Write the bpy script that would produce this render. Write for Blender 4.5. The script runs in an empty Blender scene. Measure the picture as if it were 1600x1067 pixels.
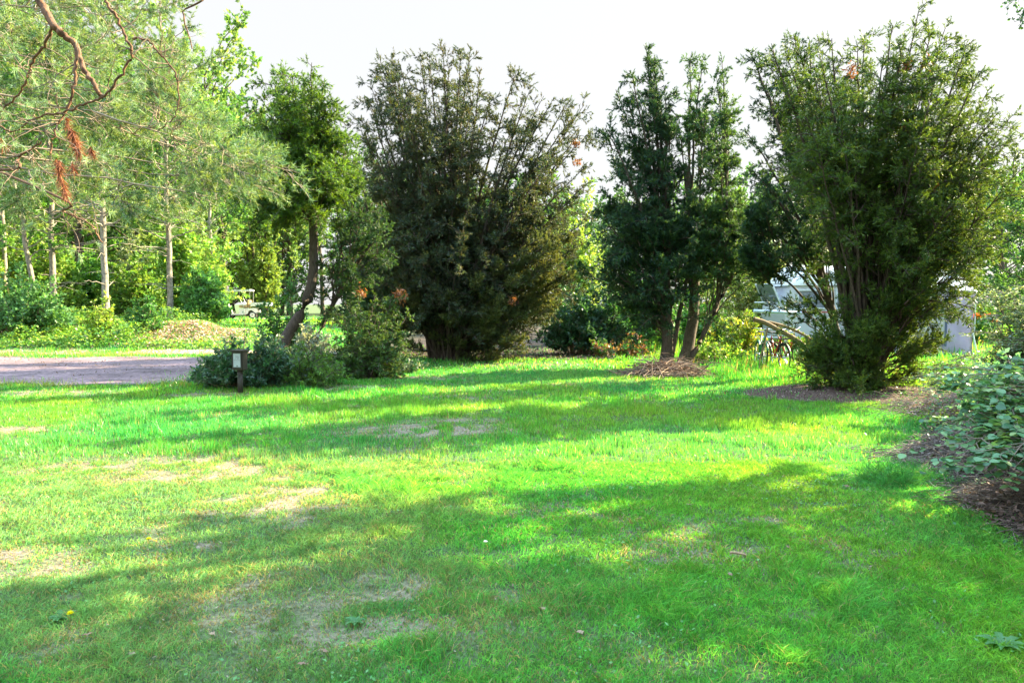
import bpy, bmesh, math
import numpy as np
from mathutils import Vector, Matrix
R = math.radians
sc = bpy.context.scene
COL = sc.collection

# ------------------------------------------------------------------ camera, sky, sun, exposure
EYE, HOR, F = 1.65, 475.0, 1067.0
PITCH = math.atan((533.5 - HOR) / F)
cam = bpy.data.cameras.new("camera"); co = bpy.data.objects.new("camera", cam); COL.objects.link(co)
cam.sensor_width = 36; cam.lens = 24.0; cam.clip_end = 2000; cam.clip_start = 0.05
co.location = (0, 0, EYE); co.rotation_euler = (math.pi / 2 - PITCH, 0, 0)
sc.camera = co

SUN_AZ, SUN_EL = R(27), R(30)          # azimuth from +X towards +Y
S = Vector((math.cos(SUN_EL) * math.cos(SUN_AZ), math.cos(SUN_EL) * math.sin(SUN_AZ), math.sin(SUN_EL)))
sl = bpy.data.lights.new("sun", 'SUN'); so = bpy.data.objects.new("sun", sl); COL.objects.link(so)
sl.energy = 5.0; sl.angle = R(0.53); sl.color = (1.0, 0.88, 0.56)
so.rotation_euler = S.to_track_quat('Z', 'Y').to_euler(); so.location = (30, 8, 30)

w = bpy.data.worlds.new("World"); sc.world = w; w.use_nodes = True
nt = w.node_tree; nt.nodes.clear()
out = nt.nodes.new("ShaderNodeOutputWorld"); bg = nt.nodes.new("ShaderNodeBackground")
sky = nt.nodes.new("ShaderNodeTexSky"); sky.sky_type = 'NISHITA'; sky.sun_disc = False
sky.sun_elevation = SUN_EL; sky.sun_rotation = math.pi / 2 - SUN_AZ; sky.dust_density = 2.0
bg.inputs[1].default_value = 0.12
# thin bright overcast veil, brighter towards the zenith
tc = nt.nodes.new("ShaderNodeTexCoord"); sp = nt.nodes.new("ShaderNodeSeparateXYZ")
mr = nt.nodes.new("ShaderNodeMapRange"); mr.interpolation_type = 'SMOOTHSTEP'
mr.inputs[1].default_value = 0.42; mr.inputs[2].default_value = 0.95
mr.inputs[3].default_value = 0.0; mr.inputs[4].default_value = 1.0
cr = nt.nodes.new("ShaderNodeMix"); cr.data_type = 'RGBA'
cr.inputs[6].default_value = (1.42, 1.42, 1.41, 1); cr.inputs[7].default_value = (5.0, 7.5, 10.0, 1)
mx = nt.nodes.new("ShaderNodeMix"); mx.data_type = 'RGBA'; mx.inputs[0].default_value = 0.96
nt.links.new(tc.outputs['Generated'], sp.inputs[0]); nt.links.new(sp.outputs[2], mr.inputs[0])
nt.links.new(mr.outputs[0], cr.inputs[0]); nt.links.new(sky.outputs[0], mx.inputs[6])
nt.links.new(cr.outputs[2], mx.inputs[7]); nt.links.new(mx.outputs[2], bg.inputs[0]); nt.links.new(bg.outputs[0], out.inputs[0])

sc.view_settings.view_transform = 'Standard'; sc.view_settings.look = 'None'
sc.view_settings.gamma = 1.0; sc.view_settings.exposure = 2.5
sc.render.engine = 'CYCLES'
sc.cycles.max_bounces = 7; sc.cycles.diffuse_bounces = 3; sc.cycles.transmission_bounces = 5
sc.cycles.glossy_bounces = 2; sc.cycles.transparent_max_bounces = 8
sc.cycles.use_denoising = True; sc.cycles.caustics_reflective = False; sc.cycles.caustics_refractive = False

# ------------------------------------------------------------------ helpers
def P(px, py, d):
    u = (px - 800) / F; v = (533.5 - py) / F
    y = math.cos(PITCH) + v * math.sin(PITCH); z = v * math.cos(PITCH) - math.sin(PITCH)
    k = d / y
    return np.array([u * k, d, EYE + z * k])

def hash2(ix, iy, seed):
    h = (ix.astype(np.int64) * 374761393 + iy.astype(np.int64) * 668265263 + seed * 974634777) & 0xffffffff
    h = ((h ^ (h >> 13)) * 1274126177) & 0xffffffff
    return ((h ^ (h >> 16)) & 0xffff) / 65535.0
def vn(x, y, s, seed=0):
    x = np.asarray(x, float) / s; y = np.asarray(y, float) / s
    ix = np.floor(x); iy = np.floor(y); fx = x - ix; fy = y - iy
    fx = fx * fx * (3 - 2 * fx); fy = fy * fy * (3 - 2 * fy)
    a = hash2(ix, iy, seed); b = hash2(ix + 1, iy, seed); c = hash2(ix, iy + 1, seed); d = hash2(ix + 1, iy + 1, seed)
    return (a * (1 - fx) + b * fx) * (1 - fy) + (c * (1 - fx) + d * fx) * fy
def fbm(x, y, s, seed=0, o=3):
    t = 0; a = 1; n = 0
    for k in range(o):
        t = t + a * vn(x, y, s / 2 ** k, seed + k * 17); n += a; a *= .55
    return t / n
def ss(a, b, x):
    t = np.clip((np.asarray(x, float) - a) / (b - a), 0, 1); return t * t * (3 - 2 * t)
def gh(x, y):
    x = np.asarray(x, float); y = np.asarray(y, float)
    left = ss(-5.5, -9.5, x)
    h = left * (0.9 * ss(23.5, 28.5, y) - 0.22 * ss(34, 41, y))
    h = h + 0.05 * (fbm(x, y, 2.2, 5) - .5) + 0.25 * ss(40, 80, y) * (1 - left)
    h = h + 0.18 * np.exp(-((x - 7.4) ** 2 / 1.2 + (y - 8.0) ** 2 / 3.0))
    h = h + 0.12 * np.exp(-((x - 6.5) ** 2 / 2 + (y - 12.7) ** 2 / 1.2))
    xa = x / np.maximum(y, 1) * 30; h = h - .36 * ss(-13.8, -12.4, xa) * ss(24, 26.5, y) * ss(41, 36, y) * (1 - ss(-8, -6, xa))
    return h
def G(px, d):
    x = (px - 800) / F * d / math.cos(PITCH) * 1.0
    return np.array([x, d, float(gh(x, d))])

def norm(v): return v / np.maximum(np.linalg.norm(v, axis=-1, keepdims=True), 1e-9)

def tag(o, label=None, cat=None, group=None, kind=None):
    if label: o["label"] = label
    if cat: o["category"] = cat
    if group: o["group"] = group
    if kind: o["kind"] = kind
    return o
def empty(name, loc=(0, 0, 0), rz=0.0):
    o = bpy.data.objects.new(name, None); COL.objects.link(o); o.location = loc; o.rotation_euler = (0, 0, rz)
    o.empty_display_size = .2
    return o
def mesh(name, V, Fc, mat, parent=None, col=None, smooth=False):
    """V (n,3); Fc (m,k) all of one arity, or list of such arrays"""
    me = bpy.data.meshes.new(name)
    V = np.asarray(V, np.float32); FL = Fc if isinstance(Fc, list) else [Fc]
    FL = [np.asarray(f, np.int32) for f in FL if len(f)]
    me.vertices.add(len(V)); me.vertices.foreach_set("co", V.ravel())
    idx = np.concatenate([f.ravel() for f in FL]); cnt = np.concatenate([np.full(len(f), f.shape[1], np.int32) for f in FL])
    me.loops.add(len(idx)); me.loops.foreach_set("vertex_index", idx)
    st = np.concatenate([[0], np.cumsum(cnt)[:-1]]).astype(np.int32)
    me.polygons.add(len(cnt)); me.polygons.foreach_set("loop_start", st)
    if smooth: me.polygons.foreach_set("use_smooth", np.ones(len(cnt), bool))
    me.update(calc_edges=True)
    if col is not None:
        a = me.color_attributes.new("Col", 'FLOAT_COLOR', 'POINT')
        c = np.ones((len(V), 4), np.float32); c[:, :3] = col
        a.data.foreach_set("color", c.ravel())
    me.materials.append(mat)
    o = bpy.data.objects.new(name, me); COL.objects.link(o)
    if parent is not None: o.parent = parent
    return o

class Acc:
    def __init__(s): s.V = []; s.F = {3: [], 4: []}; s.C = []; s.n = 0
    def add(s, V, Fc, C=None):
        s.V.append(V); s.F[Fc.shape[1]].append(Fc + s.n); s.n += len(V)
        s.C.append(np.zeros((len(V), 3)) if C is None else np.broadcast_to(C, (len(V), 3)))
    def build(s, name, mat, parent=None, smooth=False, origin=None):
        V = np.concatenate(s.V)
        if origin is not None: V = V - np.asarray(origin)
        return mesh(name, V, [np.concatenate(f) for f in s.F.values() if f], mat, parent, np.concatenate(s.C), smooth)

def tubes(acc, pts, rad, sides=5, col=None):
    """pts (M,n,3) rad (M,n)"""
    M, n, _ = pts.shape
    T = norm(np.gradient(pts, axis=1))
    ref = np.where(np.abs(T[..., 2:3]) > .9, np.array([1., 0, 0]), np.array([0, 0, 1.]))
    A = norm(np.cross(T, ref)); B = np.cross(T, A)
    an = np.arange(sides) * 2 * math.pi / sides
    ring = A[:, :, None, :] * np.cos(an)[None, None, :, None] + B[:, :, None, :] * np.sin(an)[None, None, :, None]
    V = pts[:, :, None, :] + ring * rad[:, :, None, None]
    i = np.arange(M)[:, None, None] * n * sides + np.arange(n - 1)[None, :, None] * sides
    k = np.arange(sides)[None, None, :]; k2 = (k + 1) % sides
    Fc = np.stack([i + k, i + k2, i + sides + k2, i + sides + k], -1).reshape(-1, 4)
    C = None
    if col is not None:
        C = np.broadcast_to(np.asarray(col).reshape(-1, 1, 3) if np.ndim(col) > 1 else np.asarray(col), (M, n * sides, 3)).reshape(-1, 3)
    acc.add(V.reshape(-1, 3), Fc, C)

def bez(b, c, p, n, rng, wig=0.0):
    t = np.linspace(0, 1, n)[None, :, None]
    C = (1 - t) ** 2 * b[:, None] + 2 * t * (1 - t) * c[:, None] + t * t * p[:, None]
    if wig:
        w_ = np.cumsum(rng.normal(0, wig, C.shape), 1); w_ -= t * w_[:, -1:]
        w_[:, 0] = 0; C = C + w_
    return C
def at_curve(pts, i, t):
    n = pts.shape[1]; f = t * (n - 1); k = np.minimum(f.astype(int), n - 2); f = (f - k)[:, None]
    a = pts[i, k]; b = pts[i, k + 1]
    return a * (1 - f) + b * f, norm(b - a)

def leaves(acc, Pn, D, L, W, C, rng, flat=0.0, shape='diamond'):
    """one leaf / sprig per row, rooted at Pn pointing along D"""
    N = len(Pn); D = norm(D)
    rnd = rng.normal(0, 1, (N, 3)); rnd[:, 2] *= (1 - flat)
    up = np.zeros((N, 3)); up[:, 2] = 1
    nrm = norm(rnd * (1 - flat) + up * flat * 1.5)
    side = norm(np.cross(D, nrm)); nn = norm(np.cross(side, D))
    L = np.broadcast_to(L, N)[:, None]; W = np.broadcast_to(W, N)[:, None]
    base = np.arange(N)[:, None]
    if shape == 'tri':
        V = np.stack([Pn - side * W * .5, Pn + side * W * .5, Pn + D * L], 1)
        Fc = base * 3 + np.array([[0, 1, 2]]); k = 3
    else:
        m = .45
        V = np.stack([Pn, Pn + D * L * m + side * W * .5 + nn * L * .06, Pn + D * L, Pn + D * L * m - side * W * .5 + nn * L * .06], 1)
        Fc = base * 4 + np.array([[0, 1, 2, 3]]); k = 4
    acc.add(V.reshape(-1, 3), Fc, np.repeat(C, k, 0))

def pal(rng, n, cols, jit=.15):
    """pick colours between palette entries, n rows"""
    cols = np.asarray(cols, float)
    a = cols[rng.integers(0, len(cols), n)]; b = cols[rng.integers(0, len(cols), n)]; t = rng.random((n, 1)) ** 1.5
    return (a * (1 - t) + b * t) * (1 + rng.uniform(-jit, jit, (n, 1)))

# ------------------------------------------------------------------ materials
def nodes(m): m.use_nodes = True; t = m.node_tree; t.nodes.clear(); return t
def leaf_mat(name, trans=.35, rough=.45, spec=.35, tint=(1.5, 1.35, .6)):
    m = bpy.data.materials.new(name); t = nodes(m)
    o = t.nodes.new("ShaderNodeOutputMaterial"); a = t.nodes.new("ShaderNodeAttribute"); a.attribute_name = "Col"
    p = t.nodes.new("ShaderNodeBsdfPrincipled"); p.inputs["Roughness"].default_value = rough
    p.inputs["Specular IOR Level"].default_value = spec
    tr = t.nodes.new("ShaderNodeBsdfTranslucent"); mx = t.nodes.new("ShaderNodeMixShader"); mx.inputs[0].default_value = trans
    hs = t.nodes.new("ShaderNodeMix"); hs.data_type = 'RGBA'; hs.blend_type = 'MULTIPLY'; hs.inputs[0].default_value = 1
    hs.inputs[7].default_value = (*tint, 1)
    t.links.new(a.outputs[0], p.inputs[0]); t.links.new(a.outputs[0], hs.inputs[6]); t.links.new(hs.outputs[2], tr.inputs[0])
    t.links.new(p.outputs[0], mx.inputs[1]); t.links.new(tr.outputs[0], mx.inputs[2]); t.links.new(mx.outputs[0], o.inputs[0])
    return m
def noise_mat(name, c1, c2, scale=8, rough=.85, bump=.3, stretch=(1, 1, 1), spec=.3, detail=6, use_col=False, metallic=0, coords='Object'):
    m = bpy.data.materials.new(name); t = nodes(m)
    o = t.nodes.new("ShaderNodeOutputMaterial"); p = t.nodes.new("ShaderNodeBsdfPrincipled")
    p.inputs["Roughness"].default_value = rough; p.inputs["Specular IOR Level"].default_value = spec; p.inputs["Metallic"].default_value = metallic
    tc = t.nodes.new("ShaderNodeTexCoord"); mp = t.nodes.new("ShaderNodeMapping"); mp.inputs[3].default_value = stretch
    n = t.nodes.new("ShaderNodeTexNoise"); n.inputs["Scale"].default_value = scale; n.inputs["Detail"].default_value = detail; n.inputs["Roughness"].default_value = .65
    r = t.nodes.new("ShaderNodeValToRGB"); r.color_ramp.elements[0].position = .33; r.color_ramp.elements[1].position = .67
    r.color_ramp.elements[0].color = (*c1, 1); r.color_ramp.elements[1].color = (*c2, 1)
    t.links.new(tc.outputs[coords], mp.inputs[0]); t.links.new(mp.outputs[0], n.inputs[0]); t.links.new(n.outputs[0], r.inputs[0])
    if use_col:
        a = t.nodes.new("ShaderNodeAttribute"); a.attribute_name = "Col"
        x = t.nodes.new("ShaderNodeMix"); x.data_type = 'RGBA'; x.blend_type = 'MULTIPLY'; x.inputs[0].default_value = 1
        t.links.new(a.outputs[0], x.inputs[6]); t.links.new(r.outputs[0], x.inputs[7]); t.links.new(x.outputs[2], p.inputs[0])
    else: t.links.new(r.outputs[0], p.inputs[0])
    if bump:
        b = t.nodes.new("ShaderNodeBump"); b.inputs[0].default_value = bump; b.inputs[1].default_value = .02
        t.links.new(n.outputs[0], b.inputs["Height"]); t.links.new(b.outputs[0], p.inputs["Normal"])
    t.links.new(p.outputs[0], o.inputs[0]); return m

M_JUN = leaf_mat("juniper_needles", .36, .5, .35, (2.0, 1.6, .5))
M_LEAF = leaf_mat("broad_leaves", .42, .42, .4)
M_PINE = leaf_mat("pine_needles", .35, .45, .4)
M_GRASS = leaf_mat("grass_blades", .45, .38, .5, (2.0, 1.45, .4))
M_DRY = leaf_mat("dry_leaves", .15, .7, .2)
M_BARK_J = noise_mat("juniper_bark", (.04, .028, .022), (.13, .095, .075), 9, .9, .6, (6, 6, 1))
M_BARK_P = noise_mat("pine_bark", (.07, .04, .028), (.26, .13, .07), 14, .85, .6, (3, 3, 1))
M_BARK_G = noise_mat("pale_bark", (.13, .11, .09), (.42, .37, .31), 7, .85, .5, (2, 2, 1))
M_BARK_D = noise_mat("dark_bark", (.06, .045, .035), (.17, .13, .10), 7, .9, .5, (4, 4, 1))
M_TWIG = noise_mat("dry_twigs", (.8, .8, .8), (1.2, 1.2, 1.2), 12, .85, .2, use_col=True)
M_GROUND = noise_mat("ground_soil", (.35, .35, .33), (1.55, 1.5, 1.45), 26, .95, .8, use_col=True, detail=9)
M_WOOD = noise_mat("cut_wood", (.2, .13, .08), (.36, .25, .15), 12, .8, .3, (4, 4, 1))

# ------------------------------------------------------------------ zones of the lawn
def soil_under(x, y):      # bare soil under the right juniper
    return ss(1.25, .85, np.sqrt(((x - 6.35) / 2.1) ** 2 + ((y - 12.3) / 1.15) ** 2) + .35 * (fbm(x, y, .8, 61) - .5))
def lot_mask(x, y):        # gravel area
    e = 1.6 * (fbm(x, y, 1.6, 9, 4) - .5)
    yb = 13.9 + .35 * ss(-12, -7, x) - .9 * ss(-12, -15, x) + .5 * (fbm(x, y, .35, 91) - .5) ; yt = 21.3 - .6 * ss(-15, -8, x) + 1.0 * (fbm(x, y * .3, 1.3, 93, 3) - .5)
    xr = -6.5 - .33 * (y - 13.5)
    return (y > yb + e) & (y < yt + e) & (x < xr + .7 * e) & (x > -24)
def path_mask(x, y):       # sandy path beyond, passing the leaf bank
    e = .7 * (fbm(x, y, 1.5, 19) - .5)
    return (y > 22.1 + e) & (y < 23.9 + e) & (x < -5.5 + e) & (x > -30) & (fbm(x, y, .9, 23) + .25 * (x > -13) > .47)
def cart_road(x, y):
    e = .8 * (fbm(x, y, 2, 29) - .5)
    yc = 44.5 + .12 * (x + 17)
    return (np.abs(y - yc) < 1.6 + e) & (x > -21) & (x < -11)
def bed_mask(x, y):        # the overgrown bed on the right
    xe = np.interp(y, [3.2, 4.4, 5.5, 7, 9, 11], [3.6, 3.35, 3.65, 4.2, 5.4, 6.8]) + .6 * (fbm(x, y, .7, 41, 3) - .5)
    return ss(-.15, .25, x - xe) * ss(11.8, 10.8, y)
def bare(x, y):            # thin, worn spots of the lawn 0..1
    b = ss(.60, .80, fbm(x, y, 1.1, 71, 4)) * (.5 + .5 * ss(1.5, -3, x))
    for cx, cy, rx, ry, k in ((-.9, 9.0, 1.5, .8, .9), (-3.2, 6.7, 1.0, .7, .8), (-3.4, 4.2, .8, .35, 1.), (-2.2, 4.55, .25, .1, 1.), (1.55, 4.15, .16, .1, 1.),
                              (1.9, 4.0, .2, .1, 1.), (1.9, 5.1, .2, .14, 1.), (-1.0, 3.6, 1.1, .6, .62), (-4.2, 6.9, .8, .5, .85), (-5.2, 12.3, 1.2, .4, .9), (-1.9, 15.2, 1.6, .55, .8),
                              (-3.8, 13.6, 1.3, .3, .9), (.4, 18.6, 1.7, .7, 1.), (-8.5, 12.6, 1.3, .5, .9), (2.15, 4.5, .15, .2, .7)):
        b = np.maximum(b, k * ss(1.2, .5, np.sqrt(((x - cx) / rx) ** 2 + ((y - cy) / ry) ** 2) + .5 * (fbm(x, y, .45, 77) - .5)))
    b = b * (.2 + .8 * ss(.38, .62, fbm(x, y, .17, 78, 3)))
    return np.clip(b * (.85 + .35 * ss(1, -2, x)), 0, 1)

# ------------------------------------------------------------------ ground
def axis(dense0, dense1, step, far0, far1, grow=1.25):
    a = list(np.arange(dense0, dense1, step)); s = step; x = a[-1]
    while x < far1: s *= grow; x += s; a.append(x)
    s = step; x = a[0]; pre = []
    while x > far0: s *= grow; x -= s; pre.append(x)
    return np.array(pre[::-1] + a)
gx = axis(-16, 12, .14, -700, 700); gy = axis(1.5, 26, .14, -60, 900)
X, Y = np.meshgrid(gx, gy); Z = gh(X, Y)
V = np.stack([X, Y, Z], -1).reshape(-1, 3)
nx, ny = len(gx), len(gy)
i = (np.arange(ny - 1)[:, None] * nx + np.arange(nx - 1)[None]).ravel()
Fg = np.stack([i, i + 1, i + nx + 1, i + nx], -1)
x, y = V[:, 0], V[:, 1]
g = np.array([.065, .11, .035]); tan = np.array([.30, .235, .175]); brown = np.array([.06, .042, .034]); under = np.array([.09, .13, .045])
b = bare(x, y)[:, None]; n1 = fbm(x, y, .5, 3)[:, None]
c = g * (.6 + .7 * n1) * (1 - b) + (tan * (1 - n1 * .45)) * b
sb = bed_mask(x, y)[:, None]; c = c * (1 - sb) + brown * sb
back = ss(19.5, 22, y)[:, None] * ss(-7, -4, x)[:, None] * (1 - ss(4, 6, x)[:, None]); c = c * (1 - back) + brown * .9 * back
far = ss(46, 60, y)[:, None]; c = c * (1 - far) + under * far
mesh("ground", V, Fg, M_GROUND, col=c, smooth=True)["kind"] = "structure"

def sheet(name, mask, x0, x1, y0, y1, step, dz, mat, colf):
    ax = np.arange(x0, x1, step); ay = np.arange(y0, y1, step); X, Y = np.meshgrid(ax, ay)
    # follow the ground mesh between its vertices: sample its bilinear height
    gi = np.clip(np.searchsorted(gx, X) - 1, 0, nx - 2); gj = np.clip(np.searchsorted(gy, Y) - 1, 0, ny - 2)
    fx = (X - gx[gi]) / (gx[gi + 1] - gx[gi]); fy = (Y - gy[gj]) / (gy[gj + 1] - gy[gj])
    Zg = gh(gx, gy[:, None])
    Z = (Zg[gj, gi] * (1 - fx) + Zg[gj, gi + 1] * fx) * (1 - fy) + (Zg[gj + 1, gi] * (1 - fx) + Zg[gj + 1, gi + 1] * fx) * fy + dz
    V = np.stack([X, Y, Z], -1).reshape(-1, 3); n = len(ax)
    i = (np.arange(len(ay) - 1)[:, None] * n + np.arange(n - 1)[None]); mk = mask(X, Y).astype(bool)[:-1, :-1]
    i = i[mk]; Fc = np.stack([i, i + 1, i + n + 1, i + n], -1)
    used, inv = np.unique(Fc, return_inverse=True)
    V = V[used]; Fc = inv.reshape(Fc.shape)
    o = mesh(name, V, Fc, mat, col=colf(V[:, 0], V[:, 1]), smooth=True); o["kind"] = "structure"; return o
M_GRAVEL = noise_mat("gravel", (.45, .45, .45), (1.5, 1.5, 1.5), 11, .95, .8, use_col=True)
sheet("gravel_area", lot_mask, -24, -5, 12, 23, .07, .012, M_GRAVEL,
      lambda x, y: np.array([.20, .13, .135]) * (.6 + .8 * fbm(x, y, 1.3, 88, 4)[:, None]) * (1 - .35 * ss(.5, .75, fbm(x * .25, y, .35, 8))[:, None]) * (1 - .25 * ss(.55, .7, fbm(x, y, .4, 12))[:, None]))
sheet("sandy_path", path_mask, -30, -4, 21, 25, .09, .012, M_GRAVEL, lambda x, y: np.array([.46, .34, .28]) * (.8 + .4 * fbm(x, y, 1, 8)[:, None]))
sheet("cart_road", cart_road, -22, -10, 41, 48, .15, .02, M_GRAVEL, lambda x, y: np.array([.55, .47, .38]) * (.8 + .4 * fbm(x, y, 1, 8)[:, None]))
sheet("bare_soil", lambda x, y: soil_under(x, y) > .5, 3.5, 9.5, 10.5, 14.5, .05, .01, M_GROUND, lambda x, y: np.array([.085, .052, .042]) * (.7 + .7 * fbm(x, y, .4, 8)[:, None]))

# ------------------------------------------------------------------ grass (uncountable)
def grass():
    rng = np.random.default_rng(11); acc = Acc()
    def band(y0, y1, dens, w0, mode, xl=None, xr=None, hk=1.0):
        wmax = .80 * y1 + 1.0; N = int((y1 - y0) * 2 * wmax * dens)
        x = rng.uniform(-wmax, wmax, N); y = rng.uniform(y0, y1, N)
        if xl is not None: x = rng.uniform(xl, xr, N := int((y1 - y0) * (xr - xl) * dens)); y = rng.uniform(y0, y1, N)
        k = np.abs(x) < .78 * y + .9
        bb = bare(x, y); cl = fbm(x, y, .22, 31, 2)
        dn = (1 - bb * .72) * (.35 + .9 * ss(.25, .6, cl))
        dn *= 1 - bed_mask(x, y) * .93
        dn *= 1 - soil_under(x, y) * .97
        jx, jy = rng.normal(0, .28, (2, len(x))); dn *= ~(lot_mask(x + jx, y + jy) | path_mask(x + jx, y + jy) | cart_road(x, y))
        dn *= 1 - .95 * ss(19.5, 21, y) * ss(-7, -5, x) * (1 - ss(3.5, 5, x))
        k &= rng.random(len(x)) < dn
        x = x[k]; y = y[k]; bb = bb[k]; N = len(x)
        lush = fbm(x, y, 1.4, 51, 3)
        tuft = ss(.55, .78, fbm(x, y, .45, 52, 3)) * ss(.3, .6, fbm(x, y, 2.6, 59, 2)) + .3 * ss(.6, .8, fbm(x, y, .16, 54, 2))
        h = (.026 + .034 * lush + .065 * tuft * (1 - bb)) * rng.uniform(.5, 1.35, N) * (1 - .55 * bb) * hk
        rl = ss(1.0, 4.5, x) * ss(7.5, 3.5, y)                   # longer grass in the right foreground
        h *= 1 + .7 * rl
        # meadow strip behind the right hand lawn
        md = ss(3.9, 4.7, x - .0) * ss(14.4, 15.3, y + .4 * (vn(x, y, 1, 3) - .5)); h *= 1 + 1.1 * md * rng.uniform(.2, 1, N)
        md2 = ss(12.9, 13.4, y) * ss(4.2, 5, x); h *= 1 + .8 * md2
        p = np.stack([x, y, gh(x, y) - .004], -1)
        an = rng.uniform(0, 2 * math.pi, N); ln = np.abs(rng.normal(0, .5, N))
        D = np.stack([np.cos(an) * ln, np.sin(an) * ln, np.ones(N)], -1); D = norm(D)
        cg = np.array([.055, .37, .075]); cy = np.array([.25, .43, .045]); cb = np.array([.045, .34, .14]); ct = np.array([.38, .34, .21])
        hue = np.clip(fbm(x, y, 2.5, 53, 3) * 1.6 - .4 + rng.normal(0, .16, N), 0, 1)[:, None]
        C = cg * (1 - hue) + cy * hue * .8 + cg * hue * .2
        bl = (ss(.45, .7, fbm(x, y, 1.9, 57, 2)) * .5)[:, None]; C = C * (1 - bl) + cb * bl
        pl_ = (ss(1.8, -1.5, x) * ss(.3, .6, fbm(x, y, 1.2, 66, 3)) * .65 * ss(9, 6, y))[:, None]; C = C * (1 - pl_) + np.array([.20, .34, .17]) * pl_
        dead = (rng.random(N) < .05 + .10 * pl_[:, 0] + .55 * bb + .07 * ss(.45, .7, fbm(x, y, .9, 58)) + .1 * md)[:, None]
        C = np.where(dead, ct * rng.uniform(.6, 1.1, (N, 1)), C) * (.55 + 1.1 * rng.random((N, 1)) ** 1.3) * (.72 + .5 * vn(x, y, .09, 67))[:, None]
        wd = w0 * rng.uniform(.7, 1.4, N) * (1 + .25 * rl)
        if mode == 2:   # bent blade: quad + triangle
            side = norm(np.cross(D, np.stack([np.cos(an + 1.3), np.sin(an + 1.3), np.zeros(N)], -1)))
            bend = np.stack([np.cos(an), np.sin(an), -.35 * np.ones(N)], -1)
            m = p + D * (h * .55)[:, None]; t = p + D * (h * .95)[:, None] + bend * (h * rng.uniform(.1, .55, N))[:, None]
            hw = (wd * .5)[:, None]
            V = np.stack([p - side * hw, p + side * hw, m + side * hw * .8, m - side * hw * .8, t], 1).reshape(-1, 3)
            b0 = np.arange(N)[:, None] * 5
            s0 = acc.n
            acc.V.append(V); acc.C.append(np.repeat(C, 5, 0)); acc.n += len(V)
            acc.F[4].append(b0 + np.array([[0, 1, 2, 3]]) + s0); acc.F[3].append(b0 + np.array([[3, 2, 4]]) + s0)
        else:
            leaves(acc, p, D, h, wd, C, rng, 0, 'tri')
    band(1.6, 4.2, 15000, .0042, 2)
    band(4.2, 7.0, 8500, .0056, 2)
    band(7.0, 11.5, 3400, .009, 1, hk=1.15)
    band(11.5, 17, 1500, .015, 1, hk=1.25)
    band(17, 27, 420, .03, 1, hk=1.5)
    band(27, 48, 90, .07, 1, -26, -6, hk=2.4)
    band(20, 48, 60, .07, 1, 8, 34, hk=2.4)
    print("grass faces", sum(len(f) for f in acc.F[3]) + sum(len(f) for f in acc.F[4]))
    tag(acc.build("grass", M_GRASS), "short green lawn grass with worn straw-coloured patches", "grass", kind="stuff")
grass()

# ------------------------------------------------------------------ woody plants
JG = [(.045, .11, .045), (.07, .15, .04), (.035, .085, .05)]          # juniper greens
def foliate(acc, wood, pts, rng, per_m, ts, wid, prof, cols, sprig=(.05, .09), sw=.022, m=10, upk=.6, outk=.5, axis=None,
            kind='tri', twig_col=(.12, .09, .07), curl=.25, flat=0.0, droop=0., lift=.25, fan=1.0, twigs=True, tend=1.0, gap=0.0, stem_cols=None, per_pt=2):
    Mn, n, _ = pts.shape
    lens = np.linalg.norm(np.diff(pts, axis=1), axis=2).sum(1)
    cnt = np.maximum(3, (lens * (tend - ts) * per_m).astype(int)); idx = np.repeat(np.arange(Mn), cnt)
    B = len(idx); t = ts + (tend - ts) * rng.random(B)
    u = (t - ts) / (tend - ts)
    wv = np.broadcast_to(wid, Mn)[idx]
    Ln = wv * prof(u) * rng.uniform(.45, 1.15, B)
    if gap:   # clumpy gaps along the stems
        g_ = vn(t * lens[idx] * 1.0, idx * 7.3, .45, 3); keep = g_ > gap * .6
        idx, t, u, Ln = idx[keep], t[keep], u[keep], Ln[keep]; B = len(idx)
    root, T = at_curve(pts, idx, t)
    rad = norm(rng.normal(0, 1, (B, 3))); rad = norm(rad - T * (rad * T).sum(1, keepdims=True))
    D = rad + T * upk
    if axis is not None:
        o = root - axis; o[:, 2] = 0; D = D + norm(o) * outk
    D[:, 2] += .15; D = norm(D)
    s = rng.random((B, m)) ** .75
    pp = root[:, None] + D[:, None] * (Ln[:, None] * s)[..., None]
    pp[..., 2] += (curl * Ln[:, None] * s ** 2) - droop * Ln[:, None] * s ** 2
    bc = pal(rng, B, cols, .22)
    if stem_cols is not None: bc = bc * stem_cols[idx]
    pp = np.repeat(pp.reshape(-1, 3), per_pt, 0); N = len(pp)
    DD = np.repeat(np.repeat(D, m, 0), per_pt, 0) * .9 + rng.normal(0, .55 * fan, (N, 3)); DD[:, 2] += lift - droop
    C = np.repeat(np.repeat(bc, m, 0), per_pt, 0) * rng.uniform(.72, 1.28, (N, 1))
    leaves(acc, pp, DD, rng.uniform(*sprig, N), sw * rng.uniform(.7, 1.3, N), C, rng, flat, kind)
    if twigs and wood is not None:
        q = np.linspace(0, .9, 4)[None, :, None]
        tp = root[:, None] + D[:, None] * (Ln[:, None, None] * q); tp[..., 2] += ((curl - droop) * Ln[:, None] * q[..., 0] ** 2)
        tubes(wood, tp, np.broadcast_to(np.array([.006, .005, .004, .002]), (B, 4)) * np.clip(Ln[:, None] * 2, .5, 1.6), 3, twig_col)
    return root, D, Ln

def prof_spire(u): return np.clip(u * 6, .25, 1) ** .7 * (.16 + .84 * (1 - u) ** .75)
def prof_flat(u): return np.clip(u * 5, .3, 1) * (.45 + .55 * np.sqrt(np.clip(1 - u, 0, 1)))

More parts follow.
